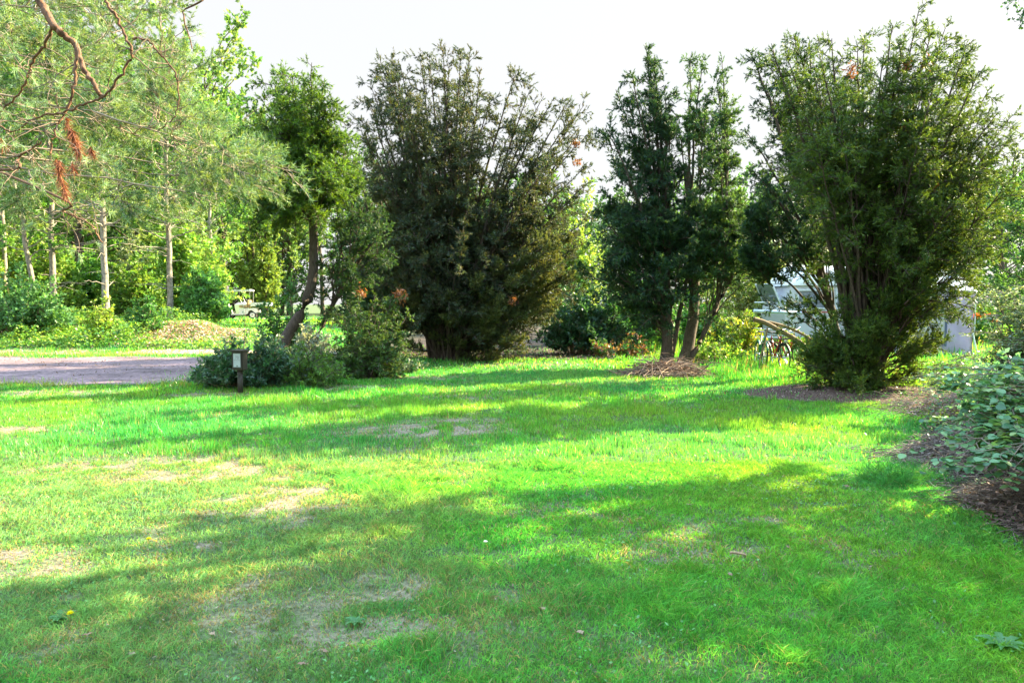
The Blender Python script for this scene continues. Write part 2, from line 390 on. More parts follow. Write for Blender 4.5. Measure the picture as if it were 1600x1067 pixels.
def juniper(name, label, bpx, d, tips, seed, fill=20, depth_r=1.2, ts=.3, cols=JG, r0=.07, per_m=36, sprig=(.05, .095), sw=.024, m=9, spread=.15,
            trunks=None, cat="juniper", wig=.012, upk=.55, low=0, lowcols=None, sprays=None, twigs=True, group=None, gap=.0, bark=None, bh=.34, lean=(0, 0), dead=(), fillmin=.5, tscol=None, kmax=1., boughs=6.0, bw=1.5, nod=-.3, tw=.19, fmin=.35):
    rng = np.random.default_rng(seed)
    base = G(bpx, d); e = empty(name, base); acc = Acc(); wood = Acc()
    T = []; W = []
    for tp in tips:
        p = P(tp[0], tp[1], d); dy = tp[3] if len(tp) > 3 else rng.uniform(-1, 1) * depth_r * .55
        k = (d + dy) / d; p = np.array([p[0] * k, d + dy, EYE + (p[2] - EYE) * k]); T.append(p); W.append(tp[2])
    T = np.array(T); W = np.array(W, float); n0 = len(T)
    if fill:
        j = rng.integers(0, n0, fill); f = T[j] - base
        lat = rng.uniform(.25, 1.02, fill); ht = rng.uniform(fillmin, .96, fill)
        q = np.stack([f[:, 0] * lat, f[:, 1] * .6 + rng.uniform(-1, 1, fill) * depth_r, f[:, 2] * ht], -1) + base
        T = np.concatenate([T, q]); W = np.concatenate([W, W[j] * rng.uniform(.8, 1.2, fill)])
    Mn = len(T)
    ang = rng.uniform(0, 6.28, Mn)
    b0 = base + np.stack([np.cos(ang) * spread * rng.random(Mn), np.sin(ang) * spread * rng.random(Mn), np.full(Mn, -.05)], -1)
    if trunks is not None:   # stems start from forks up the trunks
        tr = []
        for (pts_, rr) in trunks:
            pp = np.array([P(a, b_, d + (c_ if True else 0)) for a, b_, c_ in pts_])
            pp[0, 2] = gh(pp[0, 0], pp[0, 1]) - .08
            tt = np.linspace(0, len(pp) - 1, 14); k = np.minimum(tt.astype(int), len(pp) - 2); fr = (tt - k)[:, None]
            # smooth the polyline
            c_ = pp[k] * (1 - fr) + pp[k + 1] * fr
            for _ in range(2): c_[1:-1] = (c_[:-2] + 2 * c_[1:-1] + c_[2:]) / 4
            c_[1:-1] += rng.normal(0, .012, c_[1:-1].shape)
            r_ = np.linspace(rr, rr * .45, 14); r_[0] *= 1.35; r_[1] *= 1.12
            tubes(wood, c_[None], r_[None], 10, (1, 1, 1)); tr.append(c_)
        st = []
        for q in T:
            best = min(tr, key=lambda c_: np.linalg.norm((c_[-1] - q)[:2]) + rng.uniform(0, .3))
            frac = np.clip((q[2] - base[2]) / max(best[-1][2] - base[2], .5) * .55, fmin, 1) * rng.uniform(.78 if fmin < .5 else .93, 1)
            st.append(best[min(13, int(frac * 13))])
        b0 = np.array(st)
    h = (T[:, 2] - b0[:, 2])[:, None]
    c0 = b0 + (T - b0) * np.array([bh, bh, 0]) + np.array([0, 0, 1]) * h * .55 + np.array([lean[0], lean[1], 0]) * h * .1
    pts = bez(b0, c0, T, 22, rng, wig)
    hgt = np.linalg.norm(T - b0, axis=1)
    tt = np.linspace(0, 1, 22)
    rad = (r0 * np.clip(hgt / 6, .35, 1.1))[:, None] * (1 - tt[None]) ** .8 + .006
    rad = rad * np.where(np.arange(Mn) < n0, 1.0, .65)[:, None]
    tubes(wood, pts, rad, 6, (1, 1, 1))
    tsv = ts
    sc_ = None if tscol is None else tscol(T, rng)
    # second-order boughs that arch out of the stems and nod at their tips
    lens = np.linalg.norm(np.diff(pts, axis=1), axis=2).sum(1)
    cnt = np.maximum(4, (lens * (1 - tsv) * boughs).astype(int)); si = np.repeat(np.arange(Mn), cnt); Bn = len(si)
    u = rng.random(Bn) ** .9; t = tsv + (1 - tsv) * u; root, Tn = at_curve(pts, si, t)
    ra = norm(rng.normal(0, 1, (Bn, 3))); ra = norm(ra - Tn * (ra * Tn).sum(1, keepdims=True)); o_ = root - base; o_[:, 2] = 0
    D = norm(ra + Tn * upk + norm(o_) * .35); Lb = W[si] * bw * (.38 + .75 * (1 - u) ** .7) * np.clip(u * 8, .5, 1) * rng.uniform(.35, 1.25, Bn)
    mid = root + D * Lb[:, None] * .55 + rng.normal(0, .05, (Bn, 3)) * Lb[:, None] + np.array([0, 0, .10]) * Lb[:, None]
    tipb = root + D * Lb[:, None] + rng.normal(0, .14, (Bn, 3)) * Lb[:, None] + np.array([0, 0, nod]) * Lb[:, None]
    bo = bez(root, mid, tipb, 9, rng, .006); tubes(wood, bo, np.linspace(1, .25, 9)[None] * (.005 + .009 * Lb[:, None]), 4, (.8, .8, .8))
    scb = rng.uniform(.78, 1.22, (Bn, 1)) * np.ones((1, 3))
    foliate(acc, wood, bo, rng, per_m, .12, np.full(Bn, tw), prof_flat, cols, sprig, sw, m, .7, .1, base, 'tri', (.8, .8, .8), twigs=twigs, stem_cols=scb, curl=.1, fan=.85, per_pt=1, lift=-.1)
    foliate(acc, wood, pts, rng, per_m * .45, min(tsv + .25, .8), np.full(Mn, tw * 1.1), prof_flat, cols, sprig, sw, m, .8, .1, base, 'tri', (.8, .8, .8), twigs=False, per_pt=1)
    if sprays:   # extra foliage sprays: (px,py,dy,len,w,n) short low stems hanging from the tree
        rr = []; qq = []; ww = []
        for (px, py, dy, ln, w_, n_) in sprays:
            for _ in range(n_):
                q = P(px + rng.normal(0, w_), py + rng.normal(0, w_ * .7), d) ; k = (d + dy) / d
                q = np.array([q[0] * k, d + dy + rng.normal(0, .25), EYE + (q[2] - EYE) * k])
                ax = base.copy(); ax[2] = q[2] * .6 + base[2] * .4; s_ = q + norm((ax - q)[None])[0] * ln + np.array([0, 0, -.1])
                rr.append(s_); qq.append(q); ww.append(.4)
        rr = np.array(rr); qq = np.array(qq); cc = (rr + qq) / 2 + rng.normal(0, .1, rr.shape)
        p2 = bez(rr, cc, qq, 12, rng, .01); tubes(wood, p2, np.linspace(.02, .004, 12)[None].repeat(len(rr), 0), 4, (1, 1, 1))
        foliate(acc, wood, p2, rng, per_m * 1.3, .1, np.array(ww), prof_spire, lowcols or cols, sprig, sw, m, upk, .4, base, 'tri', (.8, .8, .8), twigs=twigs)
    if dead:     # a few rusty dead sprays
        q = np.array([P(a, b_, d) * np.array([(d + c_) / d, 1, 1]) + np.array([0, c_, 0]) for a, b_, c_ in dead])
        q = np.repeat(q, 60, 0) + rng.normal(0, .06, (60 * len(q), 3))
        leaves(acc, q, rng.normal(0, 1, q.shape) + np.array([0, 0, -.4]), .09, .03, pal(rng, len(q), [(.22, .09, .05), (.15, .07, .04)]), rng, 0, 'tri')
    acc.build("crown", M_JUN, e, origin=base); wood.build("trunk", bark or M_BARK_J, e, True, origin=base)
    return tag(e, label, cat, group)

DARKJ = [(.032, .085, .045), (.028, .07, .05), (.055, .115, .042)]
BROWNJ = [(.05, .085, .05), (.042, .075, .055), (.075, .105, .05), (.08, .085, .045)]
BRIGHTJ = [(.09, .19, .025), (.13, .24, .025), (.05, .12, .035)]

# large right hand juniper
juniper("juniper_tree", "large fan-shaped juniper with many dark stems, in front of the tent", 1352, 12.9,
        [(1415, 55, .55), (1455, 55, .55), (1490, 85, .6), (1340, 75, .6), (1280, 85, .6), (1230, 90, .5), (1545, 140, .5), (1550, 230, .6), (1575, 190, .45), (1380, 90, .7), (1440, 180, .7), (1520, 240, .6),
         (1205, 75, .45), (1245, 62, .5), (1300, 60, .5), (1350, 55, .55), (1395, 40, .5), (1437, 12, .42), (1475, 50, .5), (1510, 75, .45), (1530, 110, .4), (1530, 170, .5), (1560, 175, .4), (1583, 210, .4),
         (1570, 260, .45), (1560, 320, .5), (1532, 350, .4), (1482, 395, .25), (1440, 100, .6), (1380, 130, .6), (1320, 140, .5), (1270, 110, .5), (1480, 180, .6), (1450, 300, .6), (1500, 300, .6), (1448, 495, .3),
         (1335, 300, .4), (1400, 250, .5), (1250, 560, .35), (1275, 590, .35), (1448, 545, .3), (1430, 590, .35), (1300, 545, .35), (1265, 525, .3)],
        3, fill=85, depth_r=1.5, ts=.5, cols=[(.07, .14, .03), (.10, .175, .03), (.045, .10, .035), (.11, .175, .035)], r0=.045, per_m=42, sprig=(.04, .07), sw=.013, m=15, spread=.28, fillmin=.45, boughs=7.5,
        sprays=[(1330, 520, -.6, .5, 38, 14), (1400, 500, -.7, .5, 40, 18), (1425, 540, -.3, .5, 22, 10), (1290, 560, -.2, .6, 22, 10), (1370, 570, -.6, .5, 36, 12), (1425, 450, -.8, .5, 24, 8), (1420, 500, 0, .5, 16, 8), (1300, 590, -.4, .4, 24, 8), (1265, 540, .1, .5, 16, 8), (1350, 580, -.8, .4, 30, 10)],
        dead=[(1418, 118, -.5), (1445, 112, -.4), (1420, 205, -.6), (1330, 122, -.4), (1455, 305, -.8)])
# its dark neighbour to the left
juniper("juniper_tree", "dark blue-green juniper with upright tips, left of the large fan-shaped juniper", 1240, 15.5,
        [(1170, 78, .3), (1192, 130, .45), (1205, 68, .38), (1243, 52, .38), (1265, 62, .4), (1165, 205, .45), (1170, 260, .5), (1180, 300, .45), (1215, 160, .55), (1235, 130, .55), (1255, 200, .55), (1178, 370, .4),
         (1168, 400, .35), (1180, 330, .5), (1280, 120, .5), (1290, 220, .5), (1200, 280, .4), (1250, 270, .4)],
        7, fill=24, depth_r=1.1, ts=.34, cols=DARKJ, r0=.07, per_m=36, sprig=(.05, .085), sw=.016, m=16, spread=.25, fillmin=.5,
        trunks=[([(1312, 600, 0), (1305, 500, 0), (1262, 380, 0)], .12)],
        sprays=[(1172, 390, -.4, .7, 13, 18), (1180, 340, -.4, .6, 18, 12)])
# middle pair
juniper("juniper_tree", "juniper with an upright trunk beside the brush pile", 1041, 17.1,
        [(1010, 78, .55), (1022, 95, .45), (962, 140, .4), (985, 110, .4), (945, 200, .5), (960, 250, .5), (945, 300, .6), (950, 350, .6), (960, 400, .6), (1000, 160, .6), (1040, 150, .5), (1020, 220, .6), (985, 280, .65),
         (1000, 350, .7), (1040, 320, .6), (975, 430, .6), (1020, 420, .6), (1060, 400, .6), (1050, 260, .6), (1048, 300, .9), (1075, 330, .8), (1020, 320, .8)],
        13, fill=22, depth_r=1.2, ts=.22, cols=DARKJ, r0=.06, per_m=36, sprig=(.055, .09), sw=.018, m=16, fillmin=.45,
        sprays=[(975, 330, 0, .6, 26, 16), (1010, 380, -.5, .6, 34, 16), (960, 390, 0, .6, 22, 10), (1055, 340, -.4, .6, 24, 14), (1045, 250, 0, .5, 18, 8), (985, 215, 0, .5, 20, 8), (1030, 180, -.2, .5, 20, 8)],
        trunks=[([(1041, 580, 0), (1044, 520, 0), (1040, 450, 0), (1035, 360, 0)], .17), ([(1045, 560, 0), (1060, 500, .1), (1075, 430, .1), (1085, 380, .1)], .07)])
juniper("juniper_tree", "juniper with a dark trunk leaning right, behind the brush pile", 1068, 17.6,
        [(1080, 85, .35), (1097, 92, .35), (1128, 88, .33), (1120, 120, .4), (1135, 155, .4), (1138, 175, .35), (1105, 150, .45), (1075, 150, .45), (1130, 225, .35), (1060, 200, .45), (1095, 250, .3), (1130, 300, .6), (1150, 300, .6),
         (1110, 320, .6), (1160, 340, .6), (1120, 390, .6), (1150, 410, .6), (1090, 420, .5), (1175, 430, .5), (1100, 350, .8), (1085, 310, .7), (1135, 360, .8), (1070, 390, .7)],
        17, fill=18, depth_r=1.0, ts=.4, cols=[(.055, .13, .055), (.09, .18, .05), (.045, .11, .06)], r0=.055, per_m=36, sprig=(.055, .09), sw=.018, m=16, fillmin=.55,
        sprays=[(1140, 340, 0, .6, 26, 16), (1110, 380, -.3, .6, 30, 16), (1160, 390, 0, .6, 20, 10), (1085, 330, -.3, .6, 24, 10), (1095, 180, 0, .5, 18, 8), (1120, 230, 0, .5, 14, 6), (1175, 350, 0, .5, 14, 8)],
        trunks=[([(1066, 578, 0), (1082, 520, .2), (1088, 440, .3), (1080, 330, .4), (1072, 260, .5)], .17), ([(1072, 578, 0), (1095, 530, -.1), (1120, 480, -.1), (1150, 420, -.1)], .08)], bark=M_BARK_D)
# centre multi stemmed juniper
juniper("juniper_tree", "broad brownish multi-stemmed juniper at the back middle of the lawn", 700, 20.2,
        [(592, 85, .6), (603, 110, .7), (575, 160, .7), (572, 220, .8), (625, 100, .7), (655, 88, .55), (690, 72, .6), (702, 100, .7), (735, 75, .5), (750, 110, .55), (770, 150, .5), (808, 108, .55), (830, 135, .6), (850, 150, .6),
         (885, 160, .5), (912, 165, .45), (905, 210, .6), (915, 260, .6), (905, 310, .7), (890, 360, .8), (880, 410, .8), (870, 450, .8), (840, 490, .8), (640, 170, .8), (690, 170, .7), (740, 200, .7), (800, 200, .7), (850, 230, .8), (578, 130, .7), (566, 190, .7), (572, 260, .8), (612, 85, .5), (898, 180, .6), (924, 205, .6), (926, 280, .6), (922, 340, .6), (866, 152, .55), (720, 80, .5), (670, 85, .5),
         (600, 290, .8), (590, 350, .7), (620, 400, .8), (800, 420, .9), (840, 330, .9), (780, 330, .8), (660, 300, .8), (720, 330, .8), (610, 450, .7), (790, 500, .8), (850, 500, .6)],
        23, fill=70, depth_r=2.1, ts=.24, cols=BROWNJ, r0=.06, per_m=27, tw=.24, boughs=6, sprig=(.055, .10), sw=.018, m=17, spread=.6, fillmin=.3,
        sprays=[(800, 500, -1.2, .8, 30, 16), (850, 470, -.8, .8, 22, 12), (640, 480, -1, .8, 30, 14), (760, 470, -1.5, .8, 36, 14), (700, 520, -.9, .8, 40, 14), (860, 420, -1, .8, 24, 10), (840, 400, -1.4, .8, 26, 12), (880, 380, -.8, .8, 18, 8)], lowcols=[(.11, .14, .055), (.08, .12, .05), (.13, .15, .06)],  # lower sprays in lighter olive: sunlight put into their colour
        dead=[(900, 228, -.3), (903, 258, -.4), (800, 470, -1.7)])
# dark one between the left leaning juniper and the centre one
juniper("juniper_tree", "dark shaded juniper in the gap behind the leaning juniper", 600, 22.5,
        [(560, 255, .7), (540, 290, .7), (590, 245, .6), (620, 270, .7), (570, 330, .8), (610, 340, .8), (640, 320, .8), (550, 390, .8), (600, 420, .8), (650, 400, .8), (540, 450, .7)],
        29, fill=20, depth_r=1.3, ts=.2, cols=[(.05, .12, .05), (.04, .10, .05)], r0=.08, per_m=20, tw=.25, boughs=6, sprig=(.08, .14), sw=.04, m=9, fillmin=.35)
# left leaning juniper
juniper("juniper_tree", "tall bright green juniper whose bare trunk leans right above the number post bushes", 420, 15.8,
        [(438, 100, .3), (487, 98, .3), (455, 115, .55), (420, 125, .5), (475, 125, .5), (405, 150, .5), (505, 130, .4), (520, 160, .35), (400, 180, .6), (440, 180, .7), (490, 180, .6), (375, 205, .5), (385, 225, .6),
         (420, 235, .7), (455, 240, .7), (500, 230, .7), (535, 210, .5), (540, 240, .55), (470, 270, .6), (520, 280, .6), (410, 250, .5), (366, 212, .5), (374, 242, .5), (395, 262, .5)],
        31, fill=22, depth_r=1.2, ts=.3, cols=BRIGHTJ, r0=.05, per_m=34, sprig=(.05, .09), sw=.017, m=16, fillmin=.66, upk=.3, boughs=12, bw=1.7, nod=-.3, tw=.22, fmin=.8,
        trunks=[([(420, 590, 0), (440, 535, 0), (475, 485, 0), (492, 440, 0), (490, 360, 0), (482, 290, 0), (472, 200, 0)], .15)])
juniper("juniper_tree", "dark leafy juniper on a thin leaning stem, right of the bare trunk", 505, 16.2,
        [(525, 320, .5), (535, 365, .5), (525, 405, .4), (545, 440, .4), (555, 290, .5), (575, 310, .5), (595, 340, .5), (575, 370, .5), (600, 390, .6), (575, 430, .5), (550, 400, .4), (565, 450, .4), (610, 350, .5)],
        37, fill=16, depth_r=1.0, ts=.3, cols=[(.04, .10, .035), (.032, .08, .04), (.06, .13, .035)], r0=.05, per_m=36, sprig=(.05, .085), sw=.016, m=16, fillmin=.5,  # greens darkened throughout, the shade on this tree painted into its colour
        trunks=[([(470, 580, 0), (505, 500, 0), (545, 430, 0), (580, 380, 0)], .07)], fmin=.55)
# low junipers
juniper("juniper_bush", "bushy young juniper with rusty tips at the foot of the leaning juniper", 578, 15.2,
        [(585, 460, .35), (560, 470, .35), (620, 465, .35), (535, 490, .35), (640, 490, .35), (600, 490, .4), (565, 520, .4), (620, 530, .4), (540, 540, .4), (640, 540, .3), (590, 545, .4), (520, 520, .3)],
        41, fill=34, depth_r=.7, ts=.1, cols=[(.075, .15, .04), (.055, .12, .04), (.10, .18, .05)], r0=.025, per_m=26, boughs=9, tw=.11, sprig=(.05, .09), sw=.022, m=9, cat="juniper bush", spread=.4, fillmin=.3,
        dead=[(566, 457, -.1), (622, 459, -.1), (628, 463, -.1)])
juniper("juniper_bush", "low spreading juniper seedling at the lawn edge right of the number post", 492, 13.6,
        [(450, 545, .25), (470, 535, .3), (495, 545, .3), (515, 555, .3), (435, 565, .25), (540, 570, .25), (475, 575, .3), (510, 590, .25), (450, 590, .25), (480, 595, .2)],
        43, fill=24, depth_r=.5, ts=.1, cols=[(.10, .22, .05), (.14, .26, .045), (.08, .17, .05)], r0=.018, per_m=30, boughs=9, tw=.1, sprig=(.045, .08), sw=.02, m=9, cat="juniper bush", spread=.35, fillmin=.3)

# ------------------------------------------------------------------ broad leaved bushes
def bush(name, label, bpx, d, w, h, seed, cols, leaf=(.05, .09), lw=.04, n=60, per_m=30, m=7, wy=None, cat="bush", stem_col=(.3, .22, .15), kind='diamond', flat=.3, ts=.25, base=None,
         prof=prof_flat, bw=.22, thick=.01, group=None, up=.4, per_pt=1, mat=None, dz=0, wild=.25, droop=0.):
    rng = np.random.default_rng(seed); base = G(bpx, d) if base is None else np.array(base); e = empty(name, base); acc = Acc(); wood = Acc()
    a = rng.uniform(0, 6.283, n); r = np.sqrt(rng.random(n)); wy = wy or w * .7
    lobes = 1 + wild * np.sin(a * 3 + seed) + wild * .6 * np.sin(a * 5 + seed * 2)
    hz = h * (1 - .75 * r ** 2.2) * rng.uniform(.55, 1.08, n) * lobes.clip(.6, 1.3)
    T = base + np.stack([np.cos(a) * r * w * lobes, np.sin(a) * r * wy, hz], -1)
    b0 = base + np.stack([np.cos(a) * r * w * .35, np.sin(a) * r * wy * .35, np.full(n, -.03)], -1)
    b0[:, 2] = gh(b0[:, 0], b0[:, 1]) - .02
    c0 = b0 + (T - b0) * np.array([.3, .3, .65]); pts = bez(b0, c0, T, 12, rng, .01 * h)
    tubes(wood, pts, np.linspace(thick, thick * .25, 12)[None].repeat(n, 0), 4, stem_col)
    foliate(acc, wood, pts, rng, per_m, ts, np.full(n, bw), prof, cols, leaf, lw, m, up, .3, base, kind, stem_col, flat=flat, fan=1.5, per_pt=per_pt, droop=droop)
    acc.build("foliage", mat or M_LEAF, e, origin=base); wood.build("stems", M_TWIG, e, True, origin=base)
    return tag(e, label, cat, group)

LG = [(.10, .27, .045), (.16, .34, .05), (.07, .20, .05)]
YG = [(.26, .40, .06), (.18, .34, .05), (.34, .42, .10)]
DG = [(.035, .10, .05), (.05, .14, .06), (.06, .12, .09)]
GREY = [(.30, .34, .30), (.20, .26, .20), (.40, .42, .38)]
bush("laurel_bush", "dark glossy-leaved bush wrapping around the number post", 375, 13.4, 1.05, .78, 51, DG + [(.16, .24, .19)], (.07, .12), .036, n=90, per_m=34, stem_col=(.2, .15, .1))
bush("laurel_bush", "low glossy bush between the number post and the leaning trunk", 440, 14.3, .8, .75, 52, DG + [(.2, .26, .16)], (.07, .12), .036, n=60, per_m=30)
bush("silver_bush", "silvery grey-leaved shrub behind the leaning trunk base", 487, 14.9, .55, 1.15, 53, GREY, (.05, .09), .03, n=50, per_m=34)
bush("young_shrub", "thin open shrub with sparse leaves above the number post bush", 375, 14.2, .9, 1.45, 54, [(.10, .2, .08), (.06, .14, .06)], (.05, .08), .035, n=16, per_m=9, m=4, bw=.16)
bush("young_shrub", "leafy green shrub just left of the leaning bare trunk", 455, 18.5, .85, 1.95, 55, [(.10, .24, .06), (.06, .16, .06)], (.07, .12), .05, n=40, per_m=18, bw=.28)
bush("dark_shrub", "dark low shrub with grey leaves beneath the centre juniper, left side", 610, 16.6, .9, .45, 56, DG + GREY[:1], (.06, .1), .04, n=50)
bush("yellow_shrub", "tall sunlit yellow-green shrub in the gap right of the centre juniper", 895, 27, 1.5, 5.3, 57, [(.25, .38, .07), (.16, .30, .06), (.33, .42, .12)], (.10, .17), .09, n=90, per_m=12, bw=.6, m=9)
bush("rhododendron", "dark rounded rhododendron at the back of the lawn, right of the centre juniper", 905, 22.3, 1.5, 2.2, 58, DG, (.10, .16), .06, n=120, per_m=16, bw=.35, m=8)
bush("green_bush", "mid green bush with layered leaves left of the middle junipers", 985, 22.8, 1.4, 2.3, 59, [(.08, .24, .06), (.12, .3, .07), (.16, .34, .08)], (.13, .2), .07, n=90, per_m=13, bw=.45, m=8, flat=.75)
bush("green_bush", "leafy bush seen between the two middle juniper trunks", 1075, 24.5, 1.6, 1.9, 60, LG, (.12, .18), .08, n=80, per_m=12, bw=.4)
bush("yellow_shrub", "yellowing shrub left of the bicycles", 1150, 19.6, .95, 1.5, 61, YG + [(.4, .33, .05)], (.06, .10), .05, n=70, per_m=18, bw=.25)
bush("yellow_shrub", "tall olive shrub behind the bicycles", 1190, 26, 1.9, 4.2, 62, [(.24, .3, .10), (.16, .24, .08), (.32, .36, .16)], (.10, .16), .06, n=120, per_m=11, bw=.5, m=8)
bush("green_bush", "small pale bush under the leaning middle trunk", 1120, 17.9, .8, .8, 63, YG + LG, (.05, .09), .04, n=50, per_m=16, bw=.2)
bush("green_bush", "fern-green low growth in the dark corner left of the middle junipers", 960, 20.9, .9, .7, 64, [(.06, .18, .05), (.22, .1, .06)], (.09, .13), .05, n=50, per_m=14)
# left side, beyond the gravel
bush("green_bush", "leafy green bush at the left picture edge beyond the gravel", 35, 26.5, 1.9, 2.0, 65, [(.11, .27, .09), (.16, .33, .13), (.08, .2, .07)], (.10, .16), .08, n=110, per_m=13, bw=.4, m=8)
bush("green_bush", "bright rounded bush left of the golf cart", 322, 31, 1.2, 2.2, 66, [(.12, .32, .08), (.18, .38, .12), (.08, .22, .07)], (.10, .17), .08, n=110, per_m=13, bw=.4, m=8)
bush("green_bush", "small dark green bush right of the middle pale trunk", 228, 26.5, .75, 1.2, 67, [(.06, .17, .05), (.09, .24, .06)], (.08, .12), .06, n=50, per_m=18)
bush("yellow_shrub", "small yellow-green sapling in front of the middle pale trunk", 158, 25.6, .6, 1.4, 68, YG, (.08, .13), .07, n=34, per_m=16)
bush("yellow_shrub", "loose yellow-green shrub behind the pale trunks", 290, 36, 2.4, 4.8, 69, [(.24, .42, .08), (.16, .34, .07), (.32, .44, .12)], (.16, .24), .12, n=110, per_m=8, bw=.7, m=8)
bush("pale_bush", "pale silvery bush between the middle and right pale trunks", 210, 36, 1.8, 3.4, 70, [(.36, .4, .28), (.24, .3, .17)], (.12, .18), .08, n=90, per_m=9, bw=.5, m=8)

for k, (px, d_, w_, h_, lb) in enumerate([(60, 33, 2.4, 4.6, "tall yellow-green thicket behind the leftmost pale trunks"), (130, 35, 2.2, 3.6, "yellow-green thicket behind the thick dark trunk"), (215, 33.5, 1.8, 2.6, "low bright thicket between the middle and right pale trunks"), (285, 39, 2.6, 5.6, "tall bright thicket rising behind the rounded bush by the cart"), (-20, 31, 2.2, 4.5, "bright thicket at the far left edge behind the green bush"), (170, 45, 3, 6.5, "large leafy thicket deep behind the middle pale trunk"), (20, 47, 3, 6.5, "large leafy thicket deep behind the left pale trunks")]):
    bush("leafy_thicket", lb, px, d_, w_, h_, 700 + k, [(.17, .32, .06), (.12, .26, .05), (.25, .36, .08)] if k != 1 else LG, (.13, .2), .10, n=110, per_m=9, bw=.55, m=8, cat="thicket", ts=.1)

# columnar light green juniper by the cart
juniper("columnar_juniper", "pale yellow-green columnar juniper behind the golf cart", 408, 49,
        [(400, 270, 1.), (425, 300, .9), (380, 300, .9), (440, 350, .9), (370, 350, 1.), (415, 360, 1.1), (395, 400, 1.1), (440, 410, .9), (375, 420, 1.), (430, 450, .8)],
        83, fill=40, depth_r=1.5, ts=.1, cols=[(.20, .32, .07), (.16, .28, .06), (.24, .34, .09)], r0=.12, per_m=8, tw=.3, boughs=4, bw=.7, sprig=(.16, .26), sw=.09, m=9, spread=.5, fillmin=.3, twigs=False)

# ------------------------------------------------------------------ trees of the wood
def wood_tree(name, seed, H, crown_r, trunk_r, cb, cols, leaf, lw, bark, nl=34, per_m=5, m=9, bw=.8, kind='diamond', shape='round', flat=.2, droop=0., lean=.03, dead_limbs=0, per_pt=2, stem=(1, 1, 1), zmax=None):
    rng = np.random.default_rng(seed); e = empty(name); acc = Acc(); wood = Acc()
    tp = np.array([[0, 0, -.15], [lean * H * .5 * rng.uniform(-1, 1), lean * H * .5 * rng.uniform(-1, 1), H * .5], [lean * H * rng.uniform(-1, 1), lean * H * rng.uniform(-1, 1), H * .97]])
    tr = bez(tp[:1], tp[1:2], tp[2:], 24, rng, .03)
    tubes(wood, tr, (trunk_r * (1 - np.linspace(0, 1, 24)) ** .8 + .02)[None] * np.r_[1.3, 1.1, np.ones(22)][None], 9, stem)
    t = np.sort(rng.uniform(cb, .98, nl)); root, T = at_curve(tr, np.zeros(nl, int), t)
    a = np.arange(nl) * 2.4 + rng.uniform(-.5, .5, nl); u = (t - cb) / (1 - cb)
    if shape == 'round': ln = crown_r * np.sqrt(np.clip(1 - (1.6 * u - .75) ** 2 * .85, .12, 1))
    elif shape == 'cone': ln = crown_r * (1.05 - u) ** .8
    else: ln = crown_r * np.clip(.5 + .8 * u - 1.1 * u ** 3, .2, 1)
    ln = ln * rng.uniform(.65, 1.15, nl)
    rise = .25 + .9 * u if shape != 'cone' else .0 + .3 * u
    D = np.stack([np.cos(a), np.sin(a), rise], -1); tip = root + D * ln[:, None]; mid = root + D * ln[:, None] * .5 + np.array([0, 0, .12]) * ln[:, None]
    lim = bez(root, mid, tip, 12, rng, .04)
    tubes(wood, lim, (np.linspace(1, .12, 12)[None] * (trunk_r * .28 * (1 - u * .6))[:, None] + .006), 5, stem)
    if dead_limbs:
        n = dead_limbs; t2 = rng.uniform(.08, cb + .1, n); r2, _ = at_curve(tr, np.zeros(n, int), t2); a2 = rng.uniform(0, 6.28, n)
        D2 = np.stack([np.cos(a2), np.sin(a2), rng.uniform(-.3, .2, n)], -1); L2 = rng.uniform(.5, 2.2, n)[:, None]
        l2 = bez(r2, r2 + D2 * L2 * .5 + np.array([0, 0, .15]), r2 + D2 * L2, 8, rng, .03); tubes(wood, l2, np.linspace(.02, .005, 8)[None].repeat(n, 0), 4, stem)
    foliate(acc, wood, lim, rng, per_m, .25, np.full(nl, bw), prof_flat, cols, leaf, lw, m, .6, .2, np.zeros(3), kind, stem, flat=flat, droop=droop, fan=1.6, twigs=True, per_pt=per_pt)
    acc.build("crown", M_PINE if kind == 'tri' else M_LEAF, e); wood.build("trunk", bark, e, True)
    return e
def copy_tree(e):
    c = e.copy(); COL.objects.link(c)
    for ch in e.children:
        k = ch.copy(); COL.objects.link(k); k.parent = c
    return c
used = set()
def place(e, px, d, s, rz, label, cat="tree", group=None, x=None):
    o = e if e.name not in used else copy_tree(e); used.add(o.name)
    b = G(px, d) if x is None else np.array([x, d, float(gh(x, d))])
    o.location = b; o.scale = (s, s, s); o.rotation_euler = (0, 0, rz)
    for k in ("group",):
        if k in o: del o[k]
    return tag(o, label, cat, group)

PG = [(.14, .24, .09), (.2, .3, .11), (.10, .19, .08), (.26, .33, .09)]
pineT = wood_tree("pine_tree", 101, 15.5, 3.6, .115, .22, PG, (.13, .22), .03, M_BARK_G, nl=70, per_m=7, m=9, bw=.75, kind='tri', shape='tall', dead_limbs=22, per_pt=4, lean=.02)
place(pineT, 85, 29.5, 1.0, .4, "slender pale pine trunk second from the left beyond the gravel")
place(pineT, 168, 28.0, 1.02, 2.0, "straight pale pine trunk in the middle of the wood's front row")
place(pineT, 268, 30.5, .98, 3.9, "pale pine trunk nearest the golf cart, leaning slightly left")
decA = wood_tree("leafy_tree", 103, 12, 3.4, .16, .15, LG + [(.2, .36, .08)], (.14, .24), .13, M_BARK_D, nl=46, per_m=5, m=9, bw=.9)
decB = wood_tree("leafy_tree", 104, 13, 3.9, .24, .12, [(.20, .34, .10), (.13, .26, .07), (.28, .38, .13)], (.15, .26), .14, M_BARK_D, nl=50, per_m=5, m=9, bw=1.0)
decD = wood_tree("leafy_tree", 105, 9.5, 3.6, .2, .08, [(.05, .13, .05), (.07, .17, .06), (.10, .21, .06)], (.14, .24), .12, M_BARK_D, nl=50, per_m=6, m=9, bw=.9)
